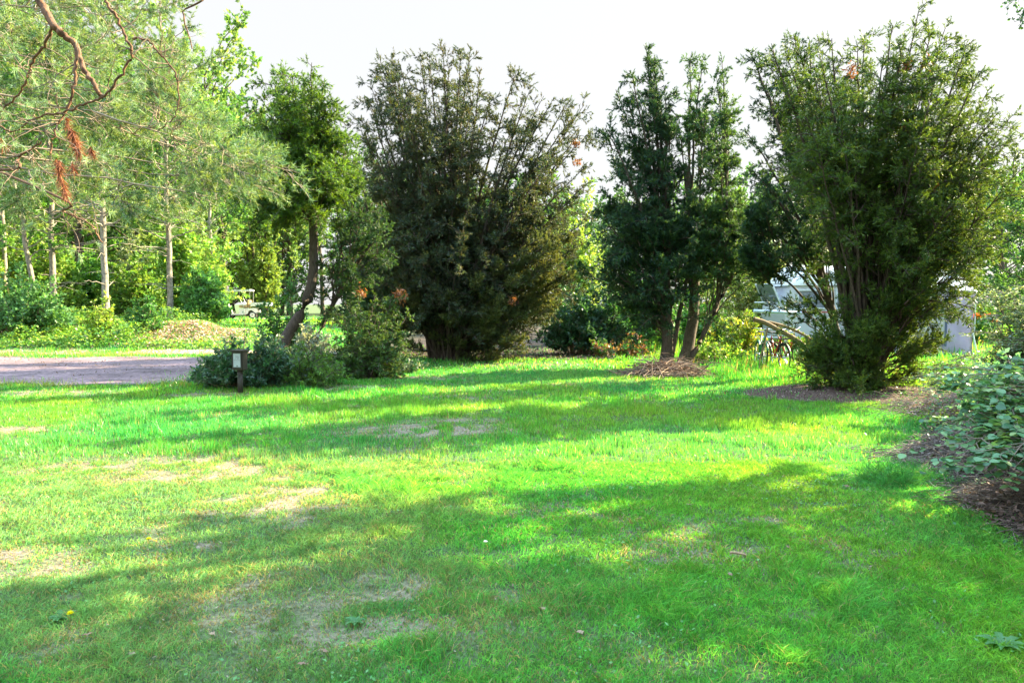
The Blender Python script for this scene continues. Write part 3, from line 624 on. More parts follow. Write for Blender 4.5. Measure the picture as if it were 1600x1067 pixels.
birch = wood_tree("birch_tree", 106, 10.5, 2.8, .10, .25, LG, (.10, .16), .09, M_BARK_G, nl=36, per_m=7, m=9, bw=.8, droop=.5)
place(birch, 62, 29.0, .95, 1.0, "thin pale trunk leaning left, leftmost in the wood's front row").rotation_euler = (0, R(-7), 1)
place(birch, 10, 31, 1.05, 2.9, "leafy birch at the far left picture edge")
place(birch, 335, 40, 1.1, 5.1, "leafy birch whose crown tip stands against the sky left of the bright juniper")
for k, (px, d, s, T_, lb) in enumerate([
        (125, 38, 1.15, decB, "thick dark trunk with leafy crown behind the second pale trunk"), (30, 40, 1.1, decA, "green tree behind the left edge bush"), (215, 41, 1.15, decA, "green tree between the middle and right pale trunks"),
        (-40, 37, 1.2, decB, "leafy tree cut off by the left picture edge"), (290, 44, 1.05, decB, "leafy tree behind the right pale trunk"), (350, 52, .95, decA, "bright green tree behind the golf cart roof")]):
    place(T_, px, d, s, k * 1.7, lb)
g_ = "trees of the wood behind the campsite"
rngw = np.random.default_rng(77)
for k in range(26):   # deep left wood
    px = -140 + k * 24 + rngw.uniform(-10, 10); d = rngw.uniform(50, 72)
    place([decD, decB, decD][k % 3], px, d, rngw.uniform(1.35, 1.7) * (1 if px < 330 else .62), rngw.uniform(0, 6), "leafy tree deep in the wood behind the pale trunks", group=g_)
for k in range(22):   # low far tree line, centre and right
    px = 455 + k * 55 + rngw.uniform(-14, 14); d = rngw.uniform(50, 64) + (13 if px < 820 else 0)
    place([decD, decA, decD][k % 3], px, d, rngw.uniform(.72, .92) * (1.2 if px < 820 else 1), rngw.uniform(0, 6), "tree of the far tree line behind the junipers", group="trees of the far tree line")
for k, (px, d, s, lb) in enumerate([(1090, 36, .62, "rounded light green tree top right of the middle junipers"), (1150, 34, .60, "light green tree left of the dark juniper"), (985, 40, .7, "tree behind the upright middle juniper"),
                                    (1560, 31, .70, "dark tree behind the tent at the right edge"), (1625, 27, .62, "dark tree cut off by the right picture edge"), (1500, 37, .72, "dark tree behind the tent roof"), (1400, 38, .75, "dark tree behind the caravan"),
                                    (1300, 36, .85, "tree behind the caravan window end"), (620, 36, .8, "dark tree behind the centre juniper"), (760, 38, .75, "tree behind the centre juniper's stems")]):
    place(decA if k < 2 else decD, px, d, s, k * 2.1, lb)
# trees beside the photographer that shade the foreground
for k, (xx, yy, s, T_, lb) in enumerate([(11.6, 8.0, 1.0, decB, "leafy tree right of the lawn, nearest the sunny strip"), (12.3, 4.0, 1.25, decD, "second leafy tree right of the lawn"), (11.5, -.6, 1.1, decA, "leafy tree beside the photographer"),
                                         (16.8, 9.6, 1.1, decB, "leafy tree standing behind the row right of the lawn"), (13.2, -4.5, 1.1, decD, "leafy tree behind the photographer"), (9.7, 6.2, .76, decD, "smaller leafy tree in front of the row right of the lawn")]):
    place(T_, 0, yy, s, k * 1.3 + .4, lb, x=xx)

# ------------------------------------------------------------------ near pine overhanging the top left
def tufts(acc, Pn, D, rng, n=26, L=(.05, .085), w=.0045, cols=[(.24, .36, .20), (.3, .42, .24)], spreadk=.8):
    N = len(Pn); c = pal(rng, N, cols, .2)
    pp = np.repeat(Pn, n, 0) + np.repeat(norm(D), n, 0) * (rng.random((N * n, 1)) * .07); DD = np.repeat(norm(D), n, 0) + rng.normal(0, spreadk, (N * n, 3))
    leaves(acc, pp, DD, rng.uniform(*L, N * n), w, np.repeat(c, n, 0) * rng.uniform(.75, 1.25, (N * n, 1)), rng, 0, 'tri')
PN = [(.13, .23, .10), (.18, .28, .11), (.10, .20, .12), (.25, .32, .09)]
def near_pine():
    rng = np.random.default_rng(201); base = np.array([-8.6, 8.6, 0.]); e = empty("pine_tree", base); acc = Acc(); wood = Acc(); dead = Acc()
    tr = bez(base[None] - [[0, 0, .1]], base[None] + [[.2, .1, 4.5]], base[None] + [[.3, .2, 9.5]], 20, rng, .02); tubes(wood, tr, np.linspace(.2, .07, 20)[None], 12, (1, 1, 1))
    def limb(px, r0, r1, start=None):
        q = np.array([P(*p) for p in px]); 
        if start is not None: q = np.concatenate([[start], q])
        n = 6 * len(q); t = np.linspace(0, len(q) - 1, n); k = np.minimum(t.astype(int), len(q) - 2); f = (t - k)[:, None]
        # Catmull-Rom
        qq = np.concatenate([[2 * q[0] - q[1]], q, [2 * q[-1] - q[-2]]]); a, b_, c_, d_ = qq[k], qq[k + 1], qq[k + 2], qq[k + 3]
        C = .5 * (2 * b_ + (c_ - a) * f + (2 * a - 5 * b_ + 4 * c_ - d_) * f ** 2 + (-a + 3 * b_ - 3 * c_ + d_) * f ** 3)
        C += rng.normal(0, .006, C.shape)
        tubes(wood, C[None], np.linspace(r0, r1, n)[None], 8, (1, 1, 1)); return C
    up1 = at_curve(tr, np.zeros(1, int), np.array([.72]))[0][0]
    up2 = at_curve(tr, np.zeros(1, int), np.array([.58]))[0][0]
    low = at_curve(tr, np.zeros(1, int), np.array([.40]))[0][0]
    A = limb([(30, -60, 6.2), (62, 0, 6.1), (82, 38, 6.0), (100, 55, 6.), (118, 72, 6.0), (130, 105, 5.95), (148, 135, 5.9), (158, 153, 5.9)], .04, .016, up1)
    L = [limb([(84, 40, 6.0), (68, 72, 6.1), (48, 102, 6.2), (38, 132, 6.2), (8, 168, 6.3), (-30, 190, 6.3)], .013, .007),
         limb([(120, 82, 6.0), (117, 125, 5.95), (106, 170, 5.95), (88, 200, 5.9), (78, 245, 5.9)], .014, .008),
         limb([(158, -40, 5.9), (165, 0, 5.8), (186, 34, 5.8), (203, 72, 5.8), (203, 92, 5.8), (180, 130, 5.85), (158, 153, 5.9), (128, 165, 5.9), (98, 176, 5.9), (55, 185, 6.0), (20, 205, 6.1), (-10, 190, 6.1)], .013, .007, up1 + np.array([.6, -.5, .6])),
         limb([(270, -40, 7.5), (285, 20, 7.4), (300, 75, 7.4)], .014, .006, up1 + np.array([.3, 0, .8])),
         limb([(205, 60, 7.0), (228, 62, 7.0), (250, 85, 7.), (275, 118, 7.0), (278, 160, 7.), (270, 185, 7.0), (245, 205, 7.)], .011, .005),
         limb([(-10, 265, 6.2), (30, 245, 6.1), (65, 222, 6.1)], .016, .008, low),
         limb([(75, 300, 6.5), (100, 330, 6.6), (140, 350, 6.7), (160, 380, 6.8)], .014, .006, low + np.array([.3, 0, .4]))]
    nt_ = Acc()
    for r_ in L[:3] + L[4:]:   # side twigs
        n = 22; i = rng.integers(2, len(r_) - 1, n); st = r_[i]; D = norm(rng.normal(0, 1, (n, 3)) * [1, .8, .8]); ln = rng.uniform(.15, .55, (n, 1))
        tw = bez(st, st + D * ln * .5 + rng.normal(0, .05, st.shape), st + D * ln, 8, rng, .012); tubes(nt_, tw, np.linspace(.005, .0015, 8)[None].repeat(n, 0), 4, (.2, .14, .1))
        k = rng.random(n) < .6; tufts(acc, tw[k, -1], D[k], rng, 40, (.05, .09), .004)
    # limbs carrying foliage deeper into the picture
    n = 62
    tx = rng.uniform(-60, 430, n); lim_y = np.interp(tx, [-60, 250, 330, 400, 450], [330, 350, 360, 330, 300]); top_y = np.interp(tx, [-60, 200, 300, 340, 450], [-120, -120, -20, 170, 262])
    ty = top_y + (lim_y - top_y) * rng.random(n); td = rng.uniform(8.5, 11.5, n)
    tip = np.array([P(a, b_, c_) for a, b_, c_ in zip(tx, ty, td)])
    tip[-1] = P(462, 285, 9.6); tip[-2] = P(448, 275, 9.8); tip[-3] = P(440, 300, 9.5); tip[-4] = P(415, 265, 9.9)
    rt = at_curve(tr, np.zeros(n, int), np.clip((tip[:, 2] + rng.uniform(-.2, 1.2, n)) / 9.8, .15, .97))[0]
    lm = bez(rt, (rt + tip) / 2 + np.array([0, 0, .35]) + rng.normal(0, .2, rt.shape), tip, 16, rng, .03)
    mi = np.arange(n) % 6 == 0
    for j in np.where(~mi)[0]:      # smaller limbs fork off the nearest main limb
        q = lm[mi][:, 6:12].reshape(-1, 3); k = np.argmin(np.linalg.norm(q - tip[j], axis=1)); a_ = q[k]
        lm[j] = bez(a_[None], ((a_ + tip[j]) / 2 + rng.normal(0, .15, 3) + [0, 0, .1])[None], tip[j][None], 16, rng, .025)[0]
    tw_ = nt_; tubes(tw_, lm, np.where(mi, 1., .5)[:, None] * np.linspace(.022, .006, 16)[None], 5, (.34, .25, .18))
    ns = 50; idx = np.repeat(np.arange(n), ns); t = rng.uniform(.3, 1, n * ns); r_, T_ = at_curve(lm, idx, t)
    D = norm(norm(rng.normal(0, 1, r_.shape)) + T_ * .9 + [[0, 0, .15]]); ln = rng.uniform(.12, .5, (len(r_), 1)) * (1.25 - t[:, None] * .6)
    tw = bez(r_, r_ + D * ln * .5 + rng.normal(0, .03, r_.shape), r_ + D * ln, 6, rng, .01); tubes(tw_, tw, np.linspace(.005, .002, 6)[None].repeat(len(r_), 0), 3, (.34, .27, .2)); tw_.build('twigs', M_TWIG, e, True, origin=base)
    for s_, k in ((5, 1.), (4, .6), (2, .35)): 
        q = rng.random(len(r_)) < k; tufts(acc, tw[q, s_], D[q], rng, 15, (.06, .11), .0095, PN)
    # rusty dead needles hanging
    q = np.array([P(*p) for p in [(103, 183, 5.9), (108, 198, 5.9), (114, 210, 5.9), (120, 228, 5.9), (116, 214, 5.9), (141, 228, 5.9), (92, 250, 5.9), (90, 262, 5.9), (95, 275, 5.9), (99, 288, 5.9), (88, 248, 5.9), (2, 216, 6.0), (112, 200, 5.9), (121, 222, 5.9), (112, 253, 5.9), (100, 292, 5.9)]])
    tufts(dead, q, np.tile([.15, 0, -1.], (len(q), 1)), rng, 70, (.07, .13), .006, [(.27, .10, .055), (.36, .15, .08)], .5)
    acc.build("crown", M_PINE, e, origin=base); wood.build("trunk", M_BARK_P, e, True, origin=base); dead.build("dead_needles", M_DRY, e, origin=base)
    tag(e, "near pine with an orange-barked limb and rusty dead needles hanging into the top left", "pine")
near_pine()
def hanging(name, label, base, H, tipsp, seed, cols, leaf, lw, kind, cat):
    """a tree outside the frame of which only a twig hangs into the picture"""
    rng = np.random.default_rng(seed); base = np.array(base, float); e = empty(name, base); acc = Acc(); wood = Acc()
    tr = bez(base[None] - [[0, 0, .1]], base[None] + [[.2, 0, H * .5]], base[None] + [[0, .2, H]], 16, rng, .02); tubes(wood, tr, np.linspace(.12, .05, 16)[None], 10, (1, 1, 1))
    tip = np.array([P(*t) for t in tipsp]); n = len(tip); rt = at_curve(tr, np.zeros(n, int), np.full(n, .9))[0]
    mid = (rt + tip) / 2; mid[:, 2] = tip[:, 2] + 1.6; lm = bez(rt, mid, tip, 24, rng, .02); tubes(wood, lm, np.linspace(.03, .003, 24)[None].repeat(n, 0), 5, (1, 1, 1))
    if kind == 'tri':
        for t in np.linspace(.55, 1, 14):
            p, T_ = at_curve(lm, np.arange(n), np.full(n, t)); D = T_ + rng.normal(0, .5, T_.shape); tufts(acc, p, D, rng, 36, (.05, .09), .006, cols)
    else: foliate(acc, wood, lm, rng, 26, .35, np.full(n, .28), prof_flat, cols, leaf, lw, 5, .4, 0, base, kind, (1, 1, 1), droop=.6, fan=1.4, per_pt=1)
    acc.build("crown", M_PINE if kind == 'tri' else M_LEAF, e, origin=base); wood.build("trunk", M_BARK_G, e, True, origin=base); tag(e, label, cat)
hanging("birch_tree", "birch twig hanging into the top right corner", (11.5, 10.2, gh(11.5, 10.2)), 7.0, [(1585, 35, 9.8), (1570, 14, 9.8), (1600, 25, 9.9), (1612, 50, 9.9), (1625, 20, 9.9)], 301, [(.05, .13, .07), (.08, .17, .08)], (.035, .055), .035, 'diamond', "birch")

# ------------------------------------------------------------------ ground cover, litter, heaps
def scatter_leaves(name, label, cat, fn, bx, n, seed, cols, L, W, hfun=None, mat=None, flat=.8, upd=.3, kind='diamond'):
    rng = np.random.default_rng(seed); x = rng.uniform(bx[0], bx[1], n); y = rng.uniform(bx[2], bx[3], n)
    k = rng.random(n) < fn(x, y); x, y = x[k], y[k]; N = len(x); z = gh(x, y) + .015
    if hfun is not None: z = z + hfun(x, y) * rng.random(N)
    a = rng.uniform(0, 6.28, N); D = np.stack([np.cos(a), np.sin(a), rng.normal(upd, .35, N)], -1); acc = Acc()
    leaves(acc, np.stack([x, y, z], -1), D, rng.uniform(*L, N), W * rng.uniform(.7, 1.3, N), pal(rng, N, cols, .25), rng, flat, kind)
    return tag(acc.build(name, mat or M_LEAF), label, cat, kind="stuff")
bank = lambda x, y: (1 - .85 * ss(-13.4, -12.6, x / y * 30)) * ss(-8.2, -9.5, x) * ss(24.0, 24.8, y) * ss(33, 30, y)
litter_c = lambda x, y: np.exp(-((x + 12.5) ** 2 / 3.6 + (y - 27.0) ** 2 / 5.0))
scatter_leaves("bank_weeds", "yellow-green weeds and brambles covering the bank beyond the gravel", "weeds", lambda x, y: bank(x, y) * (1 - .93 * ss(.25, .55, litter_c(x, y))) * ss(.30, .5, fbm(x, y, 1.3, 14)),
               (-30, -8, 24, 33), 90000, 401, YG + LG, (.07, .13), .07, lambda x, y: .08 + .55 * ss(.4, .75, fbm(x, y, 1.4, 15)) , flat=.5)
scatter_leaves("leaf_litter", "pinkish brown fallen leaves heaped on the bank left of the golf cart", "leaf litter", lambda x, y: ss(.15, .4, litter_c(x, y) + .3 * (fbm(x, y, .8, 6) - .5)) + bank(x, y) * .12 + .22 * (path_mask(x, y)),
               (-26, -7, 22, 32), 60000, 402, [(.50, .33, .25), (.38, .23, .17), (.6, .44, .34)], (.07, .12), .07, lambda x, y: .08 * litter_c(x, y), M_DRY, flat=.9)
scatter_leaves("soil_litter", "brown needles and leaf crumbs on the bare soil under the large juniper", "leaf litter", lambda x, y: soil_under(x, y) * .8 + .5 * np.exp(-((x - 7.4) ** 2 / .8 + (y - 11.8) ** 2 / 1.)), (3.5, 9.5, 10.4, 14.2), 9000, 403,
               [(.16, .10, .08), (.10, .06, .05), (.36, .28, .23)], (.02, .05), .02, None, M_DRY, flat=.9)
scatter_leaves("shade_litter", "dark leaf litter under the centre juniper", "leaf litter", lambda x, y: .5 + 0 * x, (-6.5, 5, 19.6, 26), 16000, 404, [(.2, .13, .09), (.12, .08, .06), (.06, .12, .04)], (.05, .1), .05, lambda x, y: .05 + 0 * x, M_DRY, flat=.8)
scatter_leaves("clover_patch", "low broad-leaved weeds at the lawn edge beside the overgrown bed", "weeds", lambda x, y: np.exp(-((x - 7.0) ** 2 / 1.2 + (y - 10.9) ** 2 / 1.1)) + .35 * np.exp(-((x - 3.9) ** 2 / .15 + (y - 6.3) ** 2 / 1.5)), (4, 9.5, 5, 13), 14000, 405,
               [(.09, .30, .05), (.13, .36, .06)], (.025, .045), .025, lambda x, y: .06 + .12 * fbm(x, y, .5, 4), flat=.7)
scatter_leaves("bed_weeds", "low green weeds and ivy leaves pushing through the right hand bed", "weeds", lambda x, y: bed_mask(x, y) * ss(.42, .62, fbm(x, y, .55, 44)) , (3, 9, 4, 11.5), 16000, 408,
               [(.08, .26, .06), (.05, .17, .08), (.12, .3, .08)], (.025, .055), .028, lambda x, y: .05 + .35 * ss(3.8, 5.5, x), flat=.6)
scatter_leaves("lawn_weeds", "small clover and plantain leaves between the lawn grass", "weeds", lambda x, y: ss(.5, .72, fbm(x, y, .6, 91)) * ss(9, 5, y) * (1 - bed_mask(x, y)) * (np.abs(x) < .8 * y), (-7, 7, 2.2, 9), 26000, 406,
               [(.09, .27, .07), (.13, .32, .10)], (.014, .03), .014, lambda x, y: .02 + 0 * x, flat=.75)
scatter_leaves("lawn_crumbs", "straw and leaf crumbs scattered in the thin spots of the lawn", "litter", lambda x, y: (.10 + .8 * bare(x, y)) * (np.abs(x) < .8 * y), (-9, 7, 2.2, 11), 34000, 407, [(.26, .2, .13), (.18, .12, .08), (.34, .28, .2)], (.012, .035), .008, None, M_DRY, flat=.9)

def heap(name, label, cat, c, rx, ry, h, n, seed, cols, ln, th, leafy=0, leafcols=None):
    rng = np.random.default_rng(seed); c = np.array([c[0], c[1], float(gh(c[0], c[1]))]); e = empty(name, c); wood = Acc()
    a = rng.uniform(0, 6.28, n); r = np.sqrt(rng.random(n)) * (1 + .22 * np.sin(a * 3 + seed) + .14 * np.sin(a * 7 + 1)) * rng.uniform(.85, 1.15, n); x = np.cos(a) * r * rx; y = np.sin(a) * r * ry; r = np.clip(r, 0, 1)
    z = h * (1 - r ** 1.6) * rng.random(n) ** .6 + .02; ctr = c + np.stack([x, y, z], -1)
    an = rng.normal(0, 1.0, n) + (rng.random(n) < .3) * 1.5; D = norm(np.stack([np.cos(an), np.sin(an) * .8, rng.normal(.02, .22, n)], -1)); L = rng.uniform(*ln, (n, 1))
    b0 = ctr - D * L / 2; p0 = ctr + D * L / 2; 
    for q in (b0, p0): q[:, 2] = np.maximum(q[:, 2], gh(q[:, 0], q[:, 1]) + .008)
    pts = bez(b0, ctr + rng.normal(0, .12, b0.shape) * L + np.array([0, 0, .04]), p0, 9, rng, .006)
    tubes(wood, pts, np.linspace(1, .4, 9)[None] * rng.uniform(th[0], th[1], (n, 1)), 4, pal(rng, n, cols, .25))
    wood.build("twigs", M_TWIG, e, True, origin=c)
    if leafy:
        acc = Acc(); a = rng.uniform(0, 6.28, leafy); r = np.sqrt(rng.random(leafy)); q = np.stack([np.cos(a) * r * rx, np.sin(a) * r * ry, h * (1 - r ** 1.8) * rng.uniform(.3, 1, leafy) + .01], -1) + c
        D = rng.normal(0, 1, q.shape); D[:, 2] *= .4; leaves(acc, q, D, rng.uniform(.03, .07, leafy), .03, pal(rng, leafy, leafcols, .25), rng, .5); acc.build("dry_leaves", M_DRY, e, origin=c)
    return tag(e, label, cat)
bp = G(1058, 15.6)
heap("brush_pile", "heap of cut brown twigs at the foot of the middle junipers", "brush pile", (bp[0] - .2, 15.7), .9, .5, .34, 420, 501, [(.20, .13, .095), (.30, .21, .15), (.13, .085, .065)], (.2, 1.5), (.002, .012), 1500, [(.36, .2, .13), (.26, .14, .09)])
heap("stalk_heap", "tangled heap of dry dead stalks in the right foreground bed", "stalk heap", (5.1, 6.6), 1.0, 1.4, .45, 3400, 502, [(.13, .095, .08), (.27, .21, .18), (.06, .045, .04)], (.12, .6), (.0015, .0045), 5200, [(.14, .10, .09), (.07, .05, .045), (.27, .22, .21)])
heap("stalk_heap", "dry grey stalks under the rounded leaves of the right hand shrub", "stalk heap", (6.9, 9.0), 1.4, 1.6, .45, 1300, 503, [(.14, .10, .085), (.26, .2, .17), (.07, .05, .045)], (.2, .9), (.0015, .0045), 4200, [(.36, .26, .22), (.24, .17, .14)])
heap("stalk_heap", "low band of dead stems and leaves at the bottom of the right hand bed", "stalk heap", (4.3, 5.1), .8, .85, .30, 2400, 504, [(.13, .10, .08), (.26, .2, .17), (.06, .045, .04)], (.1, .45), (.0012, .004), 3200, [(.32, .22, .2), (.2, .14, .12)])
bush("grey_bush", "dense greyish-green bush at the right picture edge above the rounded leaves", 1612, 9.9, .62, 1.7, 711, [(.16, .24, .16), (.24, .32, .22), (.10, .19, .10)], (.035, .06), .026, n=110, per_m=46, bw=.2, m=8)
bush("blue_green_bush", "low blue-green bush filling the right edge under the rounded leaves", 1598, 7.4, .65, .95, 712, [(.09, .23, .14), (.14, .3, .2)], (.05, .085), .055, n=70, per_m=26, bw=.2, m=6)
bush("grass_tuft", "dark green long grass tuft at the lawn edge beside the dead stalks", 1410, 7.6,   .38, .13, 505, [(.06, .28, .06), (.1, .3, .06)], (.08, .2), .005, n=60, per_m=34, kind='tri', bw=.1, base=(3.5, 6.2, float(gh(3.5, 6.2))), cat="grass tuft", thick=.002, stem_col=(.1, .2, .05))

# right foreground shrub with rounded leaves
def round_leaf_shrub(name, label, arms, seed, cols, L, per=26, fan=.12, d0=0, cat="shrub", basept=None, sparse=1.0, round_=True):
    rng = np.random.default_rng(seed); base = np.array(basept); e = empty(name, base); acc = Acc(); wood = Acc()
    tip = np.array([P(*a) for a in arms]); n = len(tip)
    b0 = base + np.stack([rng.uniform(-.35, .35, n), rng.uniform(-.5, .5, n), np.full(n, -.03)], -1)
    mid = (b0 + tip) / 2; mid[:, 2] = tip[:, 2] + rng.uniform(.1, .4, n)
    lm = bez(b0, mid, tip, 20, rng, .015); tubes(wood, lm, np.linspace(.009, .002, 20)[None].repeat(n, 0), 5, (.20, .15, .12))
    idx = np.repeat(np.arange(n), per); t = rng.uniform(.42, 1, len(idx)); r_, T_ = at_curve(lm, idx, t)
    sd = norm(np.cross(T_, [0, 0, 1.])) * rng.choice([-1, 1], (len(r_), 1)); D = norm(T_ * .6 + sd * .9 + rng.normal(0, .25, r_.shape))
    ln = rng.uniform(.1, .38, (len(r_), 1)); tw = bez(r_, r_ + D * ln * .5, r_ + D * ln + np.array([0, 0, -.04]), 6, rng, .008); tubes(wood, tw, np.linspace(.004, .0015, 6)[None].repeat(len(r_), 0), 3, (.22, .17, .14))
    for s_ in (2, 3, 4, 5):
        for sg in (-1, 1):
            k = rng.random(len(r_)) < .85 * sparse; q = tw[k, s_]; DD = D[k] * .5 + np.cross(D[k], [0, 0, 1.]) * sg + rng.normal(0, .2, q.shape); DD[:, 2] = rng.normal(-.12, .25, len(q)); DD = norm(DD)
            N = len(q); LL = rng.uniform(*L, N)[:, None]; nrm = norm(np.array([0, 0, 1.]) + rng.normal(0, .28, (N, 3))); side = norm(np.cross(DD, nrm)); nn = np.cross(side, DD)
            o8 = [(0, 0), (.18, .32), (.5, .46), (.8, .32), (1.0, 0), (.8, -.32), (.5, -.46), (.18, -.32)] if round_ else [(0, 0), (.2, .17), (.5, .25), (.8, .14), (1., 0), (.8, -.14), (.5, -.25), (.2, -.17)]
            V = np.stack([q + DD * LL * a + side * LL * b_ + nn * LL * (abs(b_) * .25 - .10 * a * a) for a, b_ in o8], 1)
            C = np.repeat(pal(rng, N, cols, .2), 8, 0); i0 = np.arange(N)[:, None] * 8
            acc.add(V.reshape(-1, 3), np.concatenate([i0 + np.array([[0, 1, 4, 7]]), i0 + np.array([[1, 2, 3, 4]]), i0 + np.array([[7, 4, 5, 6]])]), C)
    acc.build("foliage", M_LEAF, e, origin=base); wood.build("stems", M_TWIG, e, True, origin=base); return tag(e, label, cat)
RL = [(.09, .22, .10), (.14, .29, .14), (.055, .15, .075), (.2, .3, .1)]
def _edge(x, y): return np.exp(-((y - 21.6 - .6 * (fbm(x, y, 1.2, 3) - .5)) / .5) ** 2) * ss(.3, .6, fbm(x, y, .7, 45)) * (x < -6) + np.exp(-((y - 13.6) / .35) ** 2) * ss(.4, .65, fbm(x, y, .6, 46)) * (x < -6)
scatter_leaves("edge_weeds", "taller grass and weeds along the ragged edges of the gravel", "weeds", _edge, (-26, -6, 12.8, 23), 60000, 409, [(.14, .30, .05), (.2, .33, .07), (.28, .28, .12)], (.10, .26), .012, None, M_GRASS, flat=0, upd=1.6, kind='tri')
scatter_leaves("gravel_litter", "leaves and needles strewn over the gravel", "leaf litter", lambda x, y: lot_mask(x, y) * (.08 + .7 * ss(.55, .75, fbm(x, y, .9, 47))), (-24, -6, 13, 22), 9000, 410, [(.22, .14, .10), (.3, .22, .16), (.1, .07, .05)], (.04, .09), .03, None, M_DRY, flat=.9)
round_leaf_shrub("rounded_leaf_shrub", "shrub with big rounded blue-green leaves arching in from the right edge", [(1450, 585, 8.9), (1475, 600, 8.7), (1500, 640, 8.0), (1480, 655, 7.8), (1500, 670, 7.6), (1530, 620, 8.3), (1540, 690, 7.2), (1560, 720, 7.0), (1540, 640, 7.6), (1580, 700, 6.6), (1560, 680, 6.8), (1590, 740, 6.8), (1530, 730, 6.9), (1600, 700, 6.5), (1540, 660, 7.7), (1570, 640, 7.9), (1590, 690, 7.1), (1600, 650, 7.6), (1520, 700, 7.3), (1610, 780, 6.6), (1600, 610, 8.2), (1560, 600, 8.6)],
                 601, RL, (.05, .08), per=24, basept=(6.5, 7.9, float(gh(6.5, 7.9))))
_r = np.random.default_rng(99); _a = []
for _k in range(40):
    _py = _r.uniform(560, 738); _px = _r.uniform(1468 + abs(_py - 665) * .35, 1640); _a.append((_px, _py, 5.7 - (_py - 585) * .0072 + _r.uniform(-.15, .15)))
round_leaf_shrub("rounded_leaf_shrub", "near shrub with layered blue-green rounded leaves spreading over the stalk heap", _a, 611, RL, (.045, .075), per=9, basept=(4.75, 5.6, float(gh(4.75, 5.6))))
round_leaf_shrub("grey_leaved_shrub", "twiggy shrub with small greyish leaves standing right of the tent", [(1530, 470, 10.4), (1560, 455, 10.2), (1590, 450, 10.), (1520, 520, 10.3), (1545, 500, 10.), (1575, 490, 10.), (1600, 480, 9.8), (1530, 560, 10.1), (1560, 540, 9.8), (1590, 540, 9.6), (1510, 580, 10.4), (1545, 590, 9.8), (1580, 590, 9.5), (1620, 470, 9.6), (1625, 530, 9.4), (1540, 615, 9.6), (1580, 620, 9.3), (1500, 610, 9.8)],
                 602, [(.15, .24, .16), (.22, .31, .22), (.10, .2, .09), (.3, .36, .12)], (.035, .06), per=30, basept=(8.0, 10.0, float(gh(8, 10))), round_=False)
round_leaf_shrub("bramble", "low bramble with grey-green leaves trailing in front of the tent", [(1465, 600, 10.8), (1490, 575, 11.2), (1440, 590, 11.), (1520, 590, 10.7), (1470, 575, 11.5), (1500, 560, 11.6), (1530, 575, 11.2), (1450, 610, 10.6)],
                 603, [(.14, .22, .15), (.09, .17, .09)], (.035, .055), per=36, basept=(7.9, 11.4, float(gh(7.9, 11.4))), round_=False)
# ------------------------------------------------------------------ small built objects helpers
def plain(name, c, rough=.5, spec=.5, metallic=0, var=.12, scale=5):
    return noise_mat(name, tuple(v * (1 - var) for v in c), tuple(min(1, v * (1 + var)) for v in c), scale, rough, .05, spec=spec, metallic=metallic)
def bm_part(name, mat, parent, build, bevel=0, smooth=False):
    bm = bmesh.new(); build(bm)
    if bevel: bmesh.ops.bevel(bm, geom=[e for e in bm.edges if e.calc_face_angle(0) > .6], offset=bevel, segments=2, affect='EDGES', clamp_overlap=True)
    bmesh.ops.recalc_face_normals(bm, faces=bm.faces)
    me = bpy.data.meshes.new(name); bm.to_mesh(me); bm.free(); me.materials.append(mat)
    if smooth: me.polygons.foreach_set("use_smooth", np.ones(len(me.polygons), bool))
    o = bpy.data.objects.new(name, me); COL.objects.link(o)
    if parent is not None: o.parent = parent
    return o
def box(bm, c, s, rot=None):
    m = Matrix.Translation(c) @ (rot.to_matrix().to_4x4() if rot is not None else Matrix()) @ Matrix.Diagonal((*s, 1))
    bmesh.ops.create_cube(bm, size=1, matrix=m)
def prism(bm, outline, y0, y1, axis='y'):
    mk = (lambda a, b, y: (a, y, b)) if axis == 'y' else (lambda a, b, y: (y, a, b))
    A = [bm.verts.new(mk(a, b, y0)) for a, b in outline]; B = [bm.verts.new(mk(a, b, y1)) for a, b in outline]; n = len(A)
    bm.faces.new(A); bm.faces.new(B[::-1])
    for i in range(n): bm.faces.new([A[i], B[i], B[(i + 1) % n], A[(i + 1) % n]])
def rod(bm, a, b, r, seg=8, r2=None):
    a = Vector(a); b = Vector(b); d = b - a; m = Matrix.Translation((a + b) / 2) @ d.to_track_quat('Z', 'Y').to_matrix().to_4x4()
    bmesh.ops.create_cone(bm, cap_ends=True, segments=seg, radius1=r, radius2=r2 if r2 is not None else r, depth=d.length, matrix=m)
def path(bm, pts, r, seg=8):
    for a, b in zip(pts[:-1], pts[1:]): rod(bm, a, b, r, seg)
    for p in pts[1:-1]: bmesh.ops.create_icosphere(bm, subdivisions=1, radius=r * 1.02, matrix=Matrix.Translation(p))
def torus(bm, c, Rr, r, axis='y', n=36, k=10, a0=0, a1=2 * math.pi):
    full = abs(a1 - a0 - 2 * math.pi) < 1e-6; nn = n if full else n + 1; rings = []
    for i in range(nn):
        a = a0 + (a1 - a0) * i / n; ring = []
        for j in range(k):
            b = 2 * math.pi * j / k; q = Rr + r * math.cos(b); u, v, w_ = q * math.cos(a), r * math.sin(b), q * math.sin(a)
            p = (u, v, w_) if axis == 'y' else ((v, u, w_) if axis == 'x' else (u, w_, v)); ring.append(bm.verts.new((c[0] + p[0], c[1] + p[1], c[2] + p[2])))
        rings.append(ring)
    for i in range(n if full else n):
        A = rings[i]; B = rings[(i + 1) % nn]
        for j in range(k): bm.faces.new([A[j], B[j], B[(j + 1) % k], A[(j + 1) % k]])

